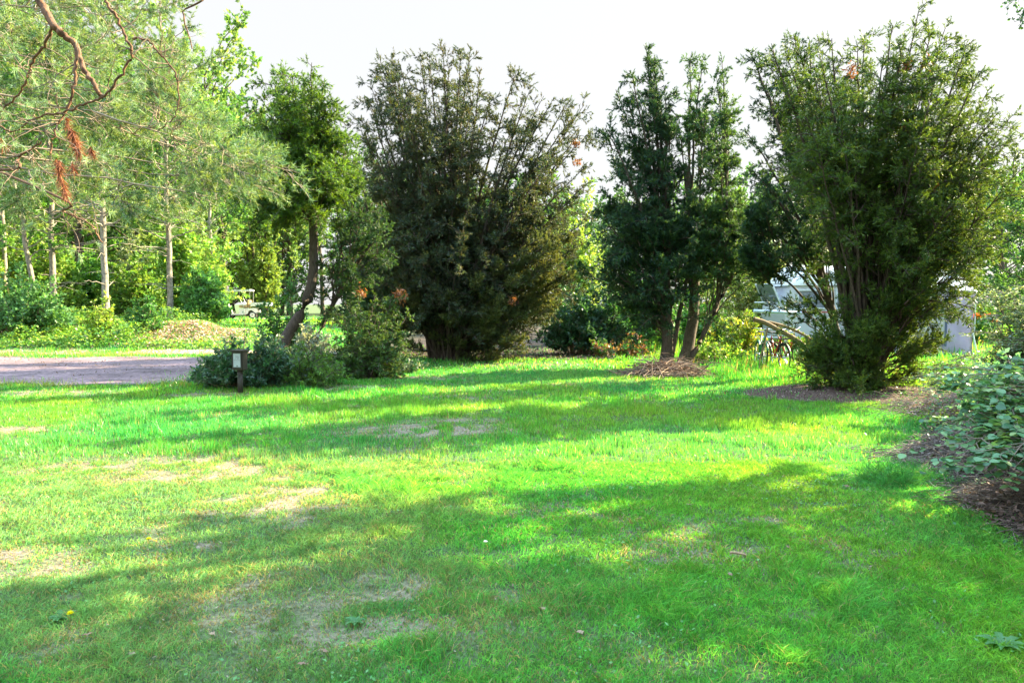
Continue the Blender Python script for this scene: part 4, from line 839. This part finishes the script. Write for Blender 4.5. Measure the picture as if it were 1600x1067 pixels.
# number post
def number_post():
    b = G(374, 12.6); e = empty("number_post", b, R(-14))
    brown = plain("post_paint", (.045, .035, .028), .6); dark = plain("frame_dark", (.045, .04, .05), .4); plate = plain("plate", (.5, .53, .62), .35, var=.05); ink = plain("ink", (.10, .10, .14), .5)
    bm_part("post", brown, e, lambda m: rod(m, (0, 0, -.1), (0, 0, .43), .047, 20), smooth=True)
    bm_part("post_hole", dark, e, lambda m: box(m, (.0, -.044, .315), (.034, .012, .085)), .004)
    def bx(m): box(m, (-.005, 0, .60), (.235, .15, .34)); 
    bm_part("box", brown, e, bx, .008)
    bm_part("lid", brown, e, lambda m: box(m, (-.005, -.01, .787), (.262, .19, .030)), .006)
    def fr(m):
        for c, s in (((-.005, -.081, .748), (.19, .014, .018)), ((-.005, -.081, .478), (.19, .014, .018)), ((-.091, -.081, .613), (.018, .014, .252)), ((.081, -.081, .613), (.018, .014, .252))): box(m, c, s)
    bm_part("frame", dark, e, fr, .002)
    pl = bm_part("plate", plate, e, lambda m: box(m, (-.005, -.0785, .613), (.154, .006, .252)), .001)
    cu = bpy.data.curves.new("number", 'FONT'); cu.body = "78"; cu.size = .085; cu.align_x = 'CENTER'; cu.extrude = .0008; cu.materials.append(plain("ink_grey", (.30, .30, .38), .5))
    tmp = bpy.data.objects.new("number_text", cu); COL.objects.link(tmp); bpy.context.view_layer.update()
    nm = bpy.data.meshes.new_from_object(tmp.evaluated_get(bpy.context.evaluated_depsgraph_get())); bpy.data.objects.remove(tmp)
    t = bpy.data.objects.new("number", nm); COL.objects.link(t); t.parent = pl; t.location = (-.005, -.0826, .635); t.rotation_euler = (math.pi / 2, 0, 0)
    bm_part("rule_line", ink, pl, lambda m: box(m, (-.005, -.0822, .614), (.13, .0012, .004)))
    bm_part("lock", ink, pl, lambda m: rod(m, (.0, -.081, .512), (0, -.089, .512), .011, 14))
    tag(e, "brown pitch number post with a white plate at the lawn edge", "number post")
number_post()

# golf cart
def golf_cart():
    b = np.array([-17.35, 44.6, 0]); b[2] = float(gh(b[0], b[1])) + .02
    e = empty("golf_cart", b, R(9))   # front towards -X
    white = plain("cart_paint", (.78, .77, .74), .35, var=.04); blk = plain("rubber", (.03, .03, .03), .8); tanv = plain("tan_vinyl", (.52, .36, .18), .6); grey = plain("cart_metal", (.45, .45, .45), .35, metallic=.6); rim = plain("rim", (.7, .7, .7), .3)
    W = .58
    body = [(-1.42, .32), (-1.40, .62), (-1.30, .92), (-1.18, .95), (-1.02, .60), (-.90, .34), (-.35, .34), (-.30, .66), (.62, .70), (.78, .66), (.80, .40), (.62, .38), (.55, .52), (.42, .58), (.28, .52), (.20, .32), (.0, .26), (-1.1, .26)]
    bm_part("body", white, e, lambda m: prism(m, body, -W, W), .02)
    bm_part("seat", tanv, e, lambda m: box(m, (-.08, 0, .80), (.52, 1.0, .17)), .04)
    bm_part("seat_back", tanv, e, lambda m: box(m, (.20, 0, 1.03), (.13, 1.0, .36), Matrix.Rotation(R(12), 3, 'Y').to_quaternion()), .04)
    bm_part("roof", white, e, lambda m: prism(m, [(-1.28, 1.80), (-1.22, 1.86), (.36, 1.90), (.42, 1.83), (.40, 1.79), (-1.26, 1.76)], -.62, .62), .015)
    for y in (-.54, .54):
        bm_part("roof_post", grey, e, lambda m: path(m, [(-1.28, y, .9), (-1.22, y, 1.77)], .018)); bm_part("roof_post", grey, e, lambda m: path(m, [(-.02, y, .72), (-.28, y, 1.35), (-.30, y, 1.78)], .016))
        bm_part("roof_post", grey, e, lambda m: path(m, [(.33, y, .8), (.36, y, 1.80)], .018))
    def cargo(m):
        box(m, (.98, 0, .83), (1.18, 1.16, .04)); box(m, (.98, -.57, .94), (1.18, .03, .22)); box(m, (.98, .57, .94), (1.18, .03, .22)); box(m, (.405, 0, .94), (.03, 1.11, .22)); box(m, (1.555, 0, .94), (.03, 1.11, .22))
    bm_part("cargo_box", white, e, cargo, .006)
    bm_part("chassis", blk, e, lambda m: (box(m, (.95, 0, .62), (.9, .5, .12)), box(m, (-.1, 0, .24), (2.2, .8, .06))), .01)
    for x, y in ((-1.02, -.52), (-1.02, .52), (.50, -.52), (.50, .52)):
        wl = bm_part("wheel", rim, e, lambda m: rod(m, (x, y - .075, .25), (x, y + .075, .25), .15, 24), .01)
        bm_part("tyre", blk, wl, lambda m: torus(m, (x, y, .25), .185, .075), smooth=True); bm_part("hub", grey, wl, lambda m: rod(m, (x, y - .09, .25), (x, y + .09, .25), .05, 12))
    st = bm_part("steering_column", blk, e, lambda m: rod(m, (-1.0, -.25, .72), (-.62, -.25, 1.10), .02)); bm_part("steering_wheel", blk, st, lambda m: torus(m, (0, 0, 0), .17, .016, 'z', 24, 6))
    sw = st.children[0]; sw.location = (-.62, -.25, 1.10); sw.rotation_euler = (0, R(-45), 0)
    tag(e, "white golf cart with roof, tan seat and rear cargo box parked by the trees", "golf cart")
golf_cart()

# bicycles
def bicycle(loc, rz, lean, fc, label, basket=True, white_tyre=False, rack_low=False):
    e = empty("bicycle", loc, rz); e.rotation_euler = (lean, 0, rz)     # faces -X in its own frame
    paint = plain("bike_paint", fc, .3, var=.06); blk = plain("bike_black", (.02, .02, .022), .5); chrome = plain("bike_chrome", (.6, .6, .62), .25, metallic=.8); tyre = plain("bike_tyre", (.025, .025, .03), .8)
    Rw = .335; xf, xr = -.56, .50
    for x in (xf, xr):
        w_ = bm_part("wheel", chrome, e, lambda m: torus(m, (x, 0, Rw), Rw - .035, .011, 'y', 40, 6), smooth=True)
        bm_part("tyre", tyre, w_, lambda m: torus(m, (x, 0, Rw), Rw - .018, .021, 'y', 40, 8), smooth=True)
        def spk(m):
            rod(m, (x, -.045, Rw), (x, .045, Rw), .02, 10)
            for k in range(20): a = k * math.pi / 10; rod(m, (x, .02 * (-1) ** k, Rw), (x + (Rw - .035) * math.cos(a), 0, Rw + (Rw - .035) * math.sin(a)), .0018, 4)
        bm_part("spokes", chrome, w_, spk)
    bm_part("frame", paint, e, lambda m: (path(m, [(xf + .17, 0, .80), (-.02, 0, .30), (.14, 0, .82)], .018), path(m, [(xf + .19, 0, .70), (.10, 0, .66)], .015), path(m, [(.11, 0, .62), (xr, .05, Rw)], .010), path(m, [(.11, 0, .62), (xr, -.05, Rw)], .010),
                                          path(m, [(-.02, 0, .30), (xr, .055, Rw)], .010), path(m, [(-.02, 0, .30), (xr, -.055, Rw)], .010), rod(m, (xf + .20, 0, .68), (xf + .155, 0, .86), .022)), smooth=True)
    bm_part("fork", blk, e, lambda m: [path(m, [(xf + .20, s * .03, .69), (xf + .12, s * .055, .60), (xf, s * .055, Rw)], .012) for s in (-1, 1)], smooth=True)
    hb = bm_part("handlebar", chrome, e, lambda m: path(m, [(xf + .36, -.30, 1.0), (xf + .22, -.27, 1.03), (xf + .14, -.10, 1.02), (xf + .14, .10, 1.02), (xf + .22, .27, 1.03), (xf + .36, .30, 1.0)], .012), smooth=True)
    [bm_part("grip", blk, hb, lambda m: rod(m, (xf + .36, s * .30, 1.0), (xf + .25, s * .278, 1.025), .018)) for s in (-1, 1)]; bm_part("stem", chrome, hb, lambda m: rod(m, (xf + .155, 0, .85), (xf + .14, 0, 1.02), .014))
    sd = bm_part("saddle", blk, e, lambda m: prism(m, [(-.02, .93), (.10, .95), (.26, .96), (.27, .92), (.10, .91)], -.06, .06), .015); bm_part("seat_post", chrome, sd, lambda m: rod(m, (.135, 0, .80), (.155, 0, .93), .013))
    bm_part("mudguard", blk if fc[0] > .3 else paint, e, lambda m: (torus(m, (xr, 0, Rw), Rw + .02, .024, 'y', 20, 6, R(0), R(170)), torus(m, (xf, 0, Rw), Rw + .02, .024, 'y', 16, 6, R(20), R(150))))
    bm_part("crank", chrome, e, lambda m: (rod(m, (-.02, -.07, .30), (-.02, .07, .30), .02), torus(m, (-.02, .05, .30), .09, .006, 'y', 24, 5), path(m, [(-.02, .08, .30), (-.12, .09, .18)], .010), path(m, [(-.02, -.08, .30), (.08, -.09, .42)], .010), box(m, (-.12, .14, .18), (.08, .09, .02)), box(m, (.08, -.14, .42), (.08, .09, .02))))
    if basket:
        def bk(m):
            for z in (.80, .92): path(m, [(xf - .22, -.16, z), (xf - .22, .16, z), (xf + .08, .16, z), (xf + .08, -.16, z), (xf - .22, -.16, z)], .010)
            for k in range(7): rod(m, (xf - .22, -.16 + k * .32 / 6, .80), (xf - .22, -.16 + k * .32 / 6, .92), .004, 5); rod(m, (xf - .22, -.16 + k * .32 / 6, .80), (xf + .08, -.16 + k * .32 / 6, .80), .004, 5)
            for s in (-1, 1): rod(m, (xf - .1, s * .06, .80), (xf, s * .055, Rw), .006)
        rk = bm_part("front_rack", blk, e, bk); bm_part("headlight", plain("lamp_glass", (.8, .8, .8), .1), e, lambda m: (rod(m, (xf - .16, 0, .74), (xf - .08, 0, .74), .035, 14)))
    return tag(e, label, "bicycle", "bicycles parked on the grass by the caravan")
d = 17.4
def bl(px, dd, dz=0): q = G(px, dd); return (q[0], q[1], q[2] - dz)
bicycle(bl(1188, 17.6), R(80), R(3), (.02, .22, .08), "green bicycle, leftmost of the three by the caravan", basket=False)
bicycle(bl(1211, 17.3), R(93), R(-2), (.40, .02, .03), "red bicycle with black front rack, middle of the three")
bicycle(bl(1231, 17.5), R(112), R(-12), (.5, .08, .015), "orange bicycle leaning right, rightmost of the three", basket=False)

# caravan
def caravan():
    x0, x1, y0, y1 = 9.15, 14.7, 22.6, 24.8; z0 = float(gh(12, 23)); e = empty("caravan", ((x0 + x1) / 2, (y0 + y1) / 2, z0)); o_ = np.array([(x0 + x1) / 2, (y0 + y1) / 2]); hx = (x1 - x0) / 2
    cream = plain("caravan_wall", (.60, .60, .64), .45, var=.05); wht = plain("caravan_roof", (.8, .8, .8), .3, var=.04); frm = plain("window_frame", (.7, .72, .75), .35); gls = plain("acrylic", (.16, .20, .24), .1, spec=.8); blk = plain("caravan_tyre", (.03, .03, .03), .8); red = plain("red_stripe", (.5, .12, .1), .5)
    out_ = [(-hx, .55), (-hx - .12, 1.3), (-hx - .02, 1.75), (-hx + .05, 2.27), (hx - .05, 2.27), (hx, 1.5), (hx - .05, .55)]
    bm_part("body", cream, e, lambda m: prism(m, out_, -1.08, 1.08), .03)
    def barrel(m):
        g = []; NX, NV = 28, 18
        for a in range(NX + 1):
            t = a / NX; xx = -hx - .02 + (2 * hx + .04) * t; ed = min(t, 1 - t) * (2 * hx); q = math.sqrt(min(1, ed / .55)) if ed < .55 else 1.0
            q = 1 - (1 - min(1, ed / .55)) ** 2; row = []
            for b_ in range(NV + 1):
                v = math.pi * b_ / NV; row.append(m.verts.new((xx, -1.13 * math.cos(v) * (.96 + .04 * q), 2.26 + (.70 * q + .03) * math.sin(v) ** .75)))
            g.append(row)
        for a in range(NX):
            for b_ in range(NV): m.faces.new([g[a][b_], g[a + 1][b_], g[a + 1][b_ + 1], g[a][b_ + 1]])
        for row in (g[0], g[-1]): m.faces.new(row)
    bm_part("roof", wht, e, barrel, smooth=True)
    w_ = bm_part("window", frm, e, lambda m: [box(m, c, s, Matrix.Rotation(R(-24), 3, 'Y').to_quaternion()) for c, s in (((-hx - .30, -.75, 2.02), (.05, .05, .74)), ((-hx - .30, .75, 2.02), (.05, .05, .74)))] + [rod(m, (-hx - .46, -.75, 1.70), (-hx - .46, .75, 1.70), .03), rod(m, (-hx - .14, -.75, 2.34), (-hx - .14, .75, 2.34), .03)])
    tag(w_, "end window propped open")
    bm_part("pane", gls, w_, lambda m: box(m, (-hx - .30, 0, 2.02), (.012, 1.44, .68), Matrix.Rotation(R(-24), 3, 'Y').to_quaternion()))
    for cx, wd in ((-hx + .75, .95), (-hx + 2.1, 1.1)):
        f = bm_part("window", frm, e, lambda m: [box(m, c, s) for c, s in (((cx, -1.10, 2.1), (wd, .04, .05)), ((cx, -1.10, 1.5), (wd, .04, .05)), ((cx - wd / 2 + .025, -1.10, 1.8), (.05, .04, .55)), ((cx + wd / 2 - .025, -1.10, 1.8), (.05, .04, .55)))], .006)
        bm_part("pane", gls, f, lambda m: box(m, (cx, -1.088, 1.8), (wd - .1, .012, .55)))
    bm_part("stripe", red, e, lambda m: box(m, (0, -1.084, 1.38), (2 * hx - .3, .004, .05)))
    for cx in (.2,):
        w2 = bm_part("wheel", frm, e, lambda m: rod(m, (cx, -1.0, .32), (cx, -.85, .32), .19, 20)); bm_part("tyre", blk, w2, lambda m: torus(m, (cx, -.95, .32), .25, .08), smooth=True)
        w3 = bm_part("wheel", frm, e, lambda m: rod(m, (cx, 1.0, .32), (cx, .85, .32), .19, 20)); bm_part("tyre", blk, w3, lambda m: torus(m, (cx, .95, .32), .25, .08), smooth=True)
    bm_part("tow_bar", frm, e, lambda m: (path(m, [(-hx, -.4, .5), (-hx - 1.1, 0, .48)], .04), path(m, [(-hx, .4, .5), (-hx - 1.1, 0, .48)], .04), rod(m, (-hx - .9, 0, .5), (-hx - .9, 0, 0), .03)))
    tag(e, "white caravan with rounded roof half hidden behind the large juniper", "caravan")
caravan()
def pale_boom():
    a = P(1178, 486, 21.0); b = P(1252, 489, 21.0); e = empty("pale_rail", (a[0], 21.0, float(gh(a[0], 21.0)))); m1 = plain("pale_pole", (.6, .68, .85), .4)
    o = Vector(e.location)
    bm_part("rail", m1, e, lambda m: rod(m, Vector(a) - o, Vector(b) - o, .055, 12), smooth=True)
    for p in (a, b): bm_part("leg", m1, e, lambda m: rod(m, Vector((p[0], p[1], float(gh(p[0], p[1])))) - o, Vector(p) - o, .012, 8))
    tag(e, "pale blue horizontal rail on thin legs left of the caravan", "rail")
pale_boom()

# tent
def tent():
    x0, x1, y0, y1 = 11.2, 13.85, 20.5, 22.5; z0 = float(gh(12.8, 21)); c = np.array([x1, y0, z0]); e = empty("awning_tent", c)
    cloth = noise_mat("tent_cloth", (.60, .54, .74), (.70, .64, .82), 2.5, .8, .25, (1, 1, .4)); roofm = noise_mat("tent_roof", (.60, .66, .74), (.74, .78, .84), 3, .5, .25); dark = plain("tent_trim", (.09, .11, .22), .6); win = noise_mat("tent_window", (.42, .40, .50), (.52, .50, .58), 3, .25, .1, (1, 1, 12)); steel = plain("tent_pole", (.7, .7, .72), .35)
    rng = np.random.default_rng(5)
    def wall(m, pa, pb, ztop_a, ztop_b, nx_=26, nz=26, seed=1):
        pa = np.array(pa); pb = np.array(pb); dirn = pb - pa; nrm = np.array([dirn[1], -dirn[0]]) / np.linalg.norm(dirn); g = []
        for j in range(nz + 1):
            row = []
            for i in range(nx_ + 1):
                u = i / nx_; v = j / nz; z = v * (ztop_a * (1 - u) + ztop_b * u)
                w_ = .018 * math.sin((u * 2.1 + v * 1.6) * 9 + 2 * math.sin(v * 3)) * math.sin(v * 3.1) + .010 * math.sin((u - v) * 22) * v + .02 * math.sin(u * math.pi) * math.sin(v * math.pi)
                q = pa + dirn * u + nrm * w_; row.append(m.verts.new((q[0], q[1], z)))
            g.append(row)
        for j in range(nz):
            for i in range(nx_): m.faces.new([g[j][i], g[j][i + 1], g[j + 1][i + 1], g[j + 1][i]])
        r = bmesh.ops.solidify(m, geom=m.faces[:], thickness=.006)
    L, D = x1 - x0, y1 - y0
    fw = bm_part("wall", cloth, e, lambda m: wall(m, (-L, 0), (0, 0), 2.15, 2.02), smooth=True)
    bm_part("wall", cloth, e, lambda m: wall(m, (0, 0), (0.15, D), 2.02, 2.1), smooth=True)
    # roof: sagging cloth from the front eave up to the caravan, overhanging
    def roof(m):
        g = []; N = 18
        for j in range(N + 1):
            row = []
            for i in range(N + 1):
                u = i / N; v = j / N; x = -L - .05 + (L + .12 + .5 * v) * u; y = -.06 + (D + .05) * v
                ze = 2.15 * (1 - u) + 2.02 * u; zt = 3.0 - .2 * u; z = ze + (zt - ze) * math.sin(v * math.pi / 2) - .05 * math.sin(u * math.pi) * math.sin(v * math.pi) - .30 * max(0, (u - .72) / .28) ** 2 * v * .9 + .012 * math.sin(u * 30 + v * 5)
                row.append(m.verts.new((x, y, z + .012)))
            g.append(row)
        for j in range(N):
            for i in range(N): m.faces.new([g[j][i], g[j][i + 1], g[j + 1][i + 1], g[j + 1][i]])
        bmesh.ops.solidify(m, geom=m.faces[:], thickness=.008)
    bm_part("roof", roofm, e, roof, smooth=True)
    f = bm_part("window", win, e, lambda m: box(m, (-1.35, -.045, 1.12), (.95, .012, 1.12)))
    bm_part("window_trim", dark, f, lambda m: [box(m, c_, s_) for c_, s_ in (((-.85, -.052, 1.10), (.07, .022, 1.42)), ((-1.35, -.053, .52), (1.0, .02, .10)), ((-1.35, -.053, 1.71), (1.0, .02, .05)), ((-1.85, -.052, 1.12), (.06, .022, 1.2)))], .004)
    bm_part("eave_strip", dark, e, lambda m: box(m, (.20, D * .5, 1.86), (.03, D * .9, .16)))
    bm_part("pole", steel, e, lambda m: rod(m, (.03, -.03, 0), (.03, -.03, 2.05), .014, 10), smooth=True)
    bm_part("guy_line", steel, e, lambda m: rod(m, (.05, -.02, 2.0), (.75, -.3, .0), .004, 6))
    tag(e, "pale lilac caravan awning with a curved roof and dark-trimmed window at the right", "tent")
tent()
def tent_stake():
    a = P(1523, 520, 20.2); b = P(1530, 550, 20.0); z = float(gh(b[0], b[1])); e = empty("ground_pole", (b[0], b[1], z)); o = Vector(e.location)
    bm_part("shaft", plain("pole_white", (.75, .78, .82), .4), e, lambda m: rod(m, (0, 0, -.02), Vector((a[0] - .05, a[1], a[2])) - o, .016, 8)); bm_part("foot", plain("pole_cap", (.3, .3, .32), .6), e, lambda m: rod(m, (0, 0, .0), (0, 0, .04), .03, 10))
    tag(e, "thin white pole leaning on the grass right of the tent", "pole")
tent_stake()
def flowers():
    rng = np.random.default_rng(8)
    for k, (px0, px1, py, lb) in enumerate([(1515, 1545, 492, "row of orange blossoms under green leaves right of the tent"), (1520, 1560, 500, "lower red-orange blossoms right of the tent")]):
        q0 = P((px0 + px1) / 2, py, 24 + k * .6); b = np.array([q0[0], q0[1], float(gh(q0[0], q0[1]))]); e = empty("flowering_plant", b); w_ = (px1 - px0) / 2 / F * 24; n = 70
        tip = np.stack([b[0] + rng.uniform(-w_, w_, n), b[1] + rng.normal(0, .15, n), np.full(n, q0[2]) + rng.normal(0, .035, n)], -1); st = Acc(); fl = Acc(); lf = Acc()
        b0 = b + np.stack([rng.uniform(-w_, w_, n) * .8, rng.normal(0, .1, n), np.zeros(n)], -1); pts = bez(b0, (b0 + tip) / 2, tip, 6, rng, .02); tubes(st, pts, np.full((n, 6), .006), 4, (.1, .2, .06))
        for r_ in range(7): leaves(fl, tip, rng.normal(0, 1, tip.shape), .07, .06, pal(rng, n, [(.85, .22, .02), (.9, .10, .05)] if k else [(.95, .30, .02), (.85, .2, .02)]), rng)
        q = np.repeat(pts[:, 2:5].reshape(-1, 3), 4, 0) + rng.normal(0, .05, (n * 12, 3)); leaves(lf, q, rng.normal(0, 1, q.shape), .12, .06, pal(rng, len(q), LG), rng)
        q = tip + [0, 0, .10]; leaves(lf, q, rng.normal(0, 1, q.shape), .14, .08, pal(rng, n, LG), rng)
        st.build("stems", M_TWIG, e, origin=b); fl.build("blossoms", M_LEAF, e, origin=b); lf.build("foliage", M_LEAF, e, origin=b); tag(e, lb, "flowers")
flowers()
# broken mossy limbs near the bicycles
def broken_limbs():
    a = P(1178, 499, 16.6); b = P(1258, 540, 16.4); c = G(1300, 16.2); e = empty("fallen_branch", c); w_ = Acc(); m_ = Acc(); rng = np.random.default_rng(9)
    p1 = np.array([a, P(1195, 503, 16.6), P(1215, 515, 16.5), P(1240, 527, 16.4), P(1268, 548, 16.3), P(1290, 575, 16.2), c])
    p2 = np.array([P(1200, 503, 16.6), P(1222, 508, 16.6), P(1245, 517, 16.6), P(1272, 532, 16.4), P(1292, 560, 16.3), c + [.05, .1, 0]])
    p3 = np.array([P(1199, 512, 16.5), P(1196, 535, 16.4), P(1188, 555, 16.4), P(1186, 583, 16.3)]); p4 = np.array([P(1196, 535, 16.4), P(1180, 541, 16.4), P(1170, 543, 16.4)])
    for p, r0, r1 in ((p1, .06, .05), (p2, .035, .03), (p3, .018, .012), (p4, .012, .006)):
        n = 18; t = np.linspace(0, len(p) - 1, n); k = np.minimum(t.astype(int), len(p) - 2); f = (t - k)[:, None]; q = p[k] * (1 - f) + p[k + 1] * f
        for _ in range(2): q[1:-1] = (q[:-2] + 2 * q[1:-1] + q[2:]) / 4
        tubes(w_, q[None], np.linspace(r0, r1, n)[None], 9, (1, 1, 1))
        if r0 > .03:
            qq = np.repeat(q[6:16], 90, 0) + np.array([0, 0, r0 * .8]) + rng.normal(0, r0 * .4, (900, 3)) * [1, 1, .3]; leaves(m_, qq, rng.normal(0, .5, qq.shape) + [0, 0, .6], .025, .015, pal(rng, 900, [(.3, .38, .06), (.22, .3, .05)]), rng, 0, 'tri')
    w_.build("limb", M_WOOD, e, True, origin=c); m_.build("moss", M_LEAF, e, origin=c); tag(e, "broken mossy juniper limbs propped up above the bicycles", "fallen branch")
broken_limbs()

# small things on the lawn
def lawn_leaf(k, px, py, s, c):
    d = 1.65 * F / (py - HOR) ; x = (px - 800) / F * d; z = float(gh(x, d)) + .028; e = empty("fallen_leaf", (x, d, z)); rng = np.random.default_rng(k); pts = []
    n = 14; r = [1 if i % 2 == 0 else .55 for i in range(n)]
    V = [(0, 0, 0)] + [(s * r[i] * math.cos(i * 6.283 / n) * 1.2, s * r[i] * math.sin(i * 6.283 / n) * .8, s * .35 * rng.random()) for i in range(n)]
    Fc = np.array([[0, 1 + i, 1 + (i + 1) % n] for i in range(n)]); me = mesh("blade", np.array(V), Fc, M_DRY, e, np.tile(c, (n + 1, 1)))
    st = Acc(); tubes(st, np.array([[[s * -1.0, 0, .0], [s * -1.5, .0, .01], [s * -2.0, .005, .012]]]), np.array([[.0015, .0012, .001]]), 4, c); st.build("stalk", M_DRY, e); e.rotation_euler = (0, 0, rng.uniform(0, 6))
    return e
LF = [(403, 683), (758, 862), (1080, 800), (1173, 688), (1300, 712), (382, 916), (850, 972), (462, 1060), (1148, 915), (910, 1010), (1240, 870), (120, 1015), (190, 1045), (60, 760), (500, 1040), (680, 690), (1030, 935), (545, 720), (320, 1012), (1330, 770)]
for k, (px, py) in enumerate(LF):
    c = (.6, .52, .46) if k == 1 else ((.24, .15, .10) if k % 3 else (.32, .22, .15))
    o = lawn_leaf(k, px, py, .03 if py < 800 else .021, c)
    if k == 1: tag(o, "whitish curled leaf lying near the middle of the lawn", "leaf")
    else: tag(o, "small dry brown leaf lying on the lawn", "leaf", "dry leaves fallen on the lawn")
def stick(px, py, ln, r, an, label):
    d = 1.65 * F / (py - HOR); x = (px - 800) / F * d; z = float(gh(x, d)) + .045; e = empty("stick", (x, d, z)); a = Acc(); rng = np.random.default_rng(2)
    D = np.array([math.cos(an), math.sin(an), -.06]) * ln; p = bez(-D[None] / 2, np.array([[0, 0, .012]]), D[None] / 2, 10, rng, .001); tubes(a, p, np.linspace(r, r * .7, 10)[None], 8, (1, 1, 1)); a.build("bark", M_WOOD, e, True)
    b = Acc(); q = p[:, 6]; tubes(b, np.stack([q, q + [[.01, .01, .01]], q + [[.02, .03, .015]]], 1), np.array([[r * .5, r * .4, r * .3]]), 6, (1, 1, 1)); b.build("side_stub", M_WOOD, e, True); tag(e, label, "stick")
stick(1160, 886, .10, .009, -.3, "short brown stick lying on the right half of the lawn")
def dandelion(px, py, label):
    d = 1.65 * F / (py - HOR); x = (px - 800) / F * d; z = float(gh(x, d)); e = empty("dandelion", (x, d, z)); rng = np.random.default_rng(px)
    s = Acc(); tubes(s, np.array([[[0, 0, 0], [.004, 0, .03], [.002, -.004, .062]]]), np.full((1, 3), .0018), 5, (.15, .3, .08)); s.build("stalk", M_TWIG, e)
    f = Acc(); n = 90; a = rng.uniform(0, 6.28, n); el = rng.uniform(.1, 1.2, n); D = np.stack([np.cos(a) * np.cos(el), np.sin(a) * np.cos(el), np.sin(el)], -1); leaves(f, np.tile([.002, -.004, .062], (n, 1)), D, .019, .005, pal(rng, n, [(.75, .72, .02), (.8, .78, .03)]), rng); f.build("blossom", M_LEAF, e)
    tag(e, label, "flower")
dandelion(222, 863, "yellow dandelion flower on the left side of the lawn, the farther one"); dandelion(93, 991, "yellow dandelion flower in the bottom left corner, the nearer one")
def rosette(px, py, s, label):
    d = 1.65 * F / (py - HOR); x = (px - 800) / F * d; b = np.array([x, d, float(gh(x, d)) + .012]); e = empty("weed_rosette", b); rng = np.random.default_rng(px + 5); acc = Acc(); vein = Acc()
    for k in range(11):
        a = k * 2.4 + rng.uniform(-.3, .3); L = s * rng.uniform(.7, 1.1); n = 12; dr = np.array([math.cos(a), math.sin(a), 0]); sd = np.array([-dr[1], dr[0], 0]); t = np.linspace(0, 1, n)
        wv = .17 * L * np.sin(t ** .8 * math.pi) * (1 + .45 * np.sin(t * 30)) + .002; z = .35 * L * np.sin(t * 2.2); c = t[:, None] * L * dr + z[:, None] * [0, 0, 1.]
        V = np.concatenate([c + sd * wv[:, None] + [0, 0, .004], c, c - sd * wv[:, None] + [0, 0, .004]]); i = np.arange(n - 1)
        acc.add(V, np.concatenate([np.stack([i, i + 1, i + n + 1, i + n], -1), np.stack([i + n, i + n + 1, i + 2 * n + 1, i + 2 * n], -1)]), pal(rng, 1, [(.06, .19, .05), (.08, .23, .07)]))
        tubes(vein, (c + [0, 0, .002])[None], np.linspace(.001, .0004, n)[None], 4, (.14, .26, .1))
    acc.build("leaves", M_LEAF, e); vein.build("leaf_ribs", M_TWIG, e); tag(e, label, "weed")
rosette(78, 985, .075, "flat dandelion leaf rosette in the bottom left corner of the lawn"); rosette(548, 990, .06, "pale leaf rosette left of the middle at the bottom of the lawn")
rosette(1585, 1030, .10, "large toothed weed rosette at the bottom right corner");
# bare bent branch in the right bed
def bent_branch():
    p = np.array([P(1505, 688, 7.2), P(1508, 705, 7.2), P(1502, 720, 7.15), P(1506, 735, 7.1), P(1512, 745, 7.1)]); p = np.concatenate([[P(1470, 675, 7.3)], p]); b = p[-1].copy(); b[2] = float(gh(b[0], b[1])); p = np.concatenate([p, [b]])
    e = empty("bare_branch", b); n = 24; t = np.linspace(0, len(p) - 1, n); k = np.minimum(t.astype(int), len(p) - 2); f = (t - k)[:, None]; q = p[k] * (1 - f) + p[k + 1] * f
    for _ in range(2): q[1:-1] = (q[:-2] + 2 * q[1:-1] + q[2:]) / 4
    a = Acc(); tubes(a, (q - b)[None], np.linspace(.010, .018, n)[None], 9, (.30, .22, .19)); a.build("limb", M_TWIG, e, True)
    c = Acc(); r = q[10] - b; tubes(c, np.array([[r, r + [.06, 0, .05], r + [.14, .02, .06]]]), np.array([[.01, .008, .004]]), 6, (.3, .22, .19)); c.build("side_twig", M_TWIG, e, True); tag(e, "bare pinkish-grey bent branch sticking out of the stalk heap", "branch")
bent_branch()
print("total verts", sum(len(m.vertices) for m in bpy.data.meshes))
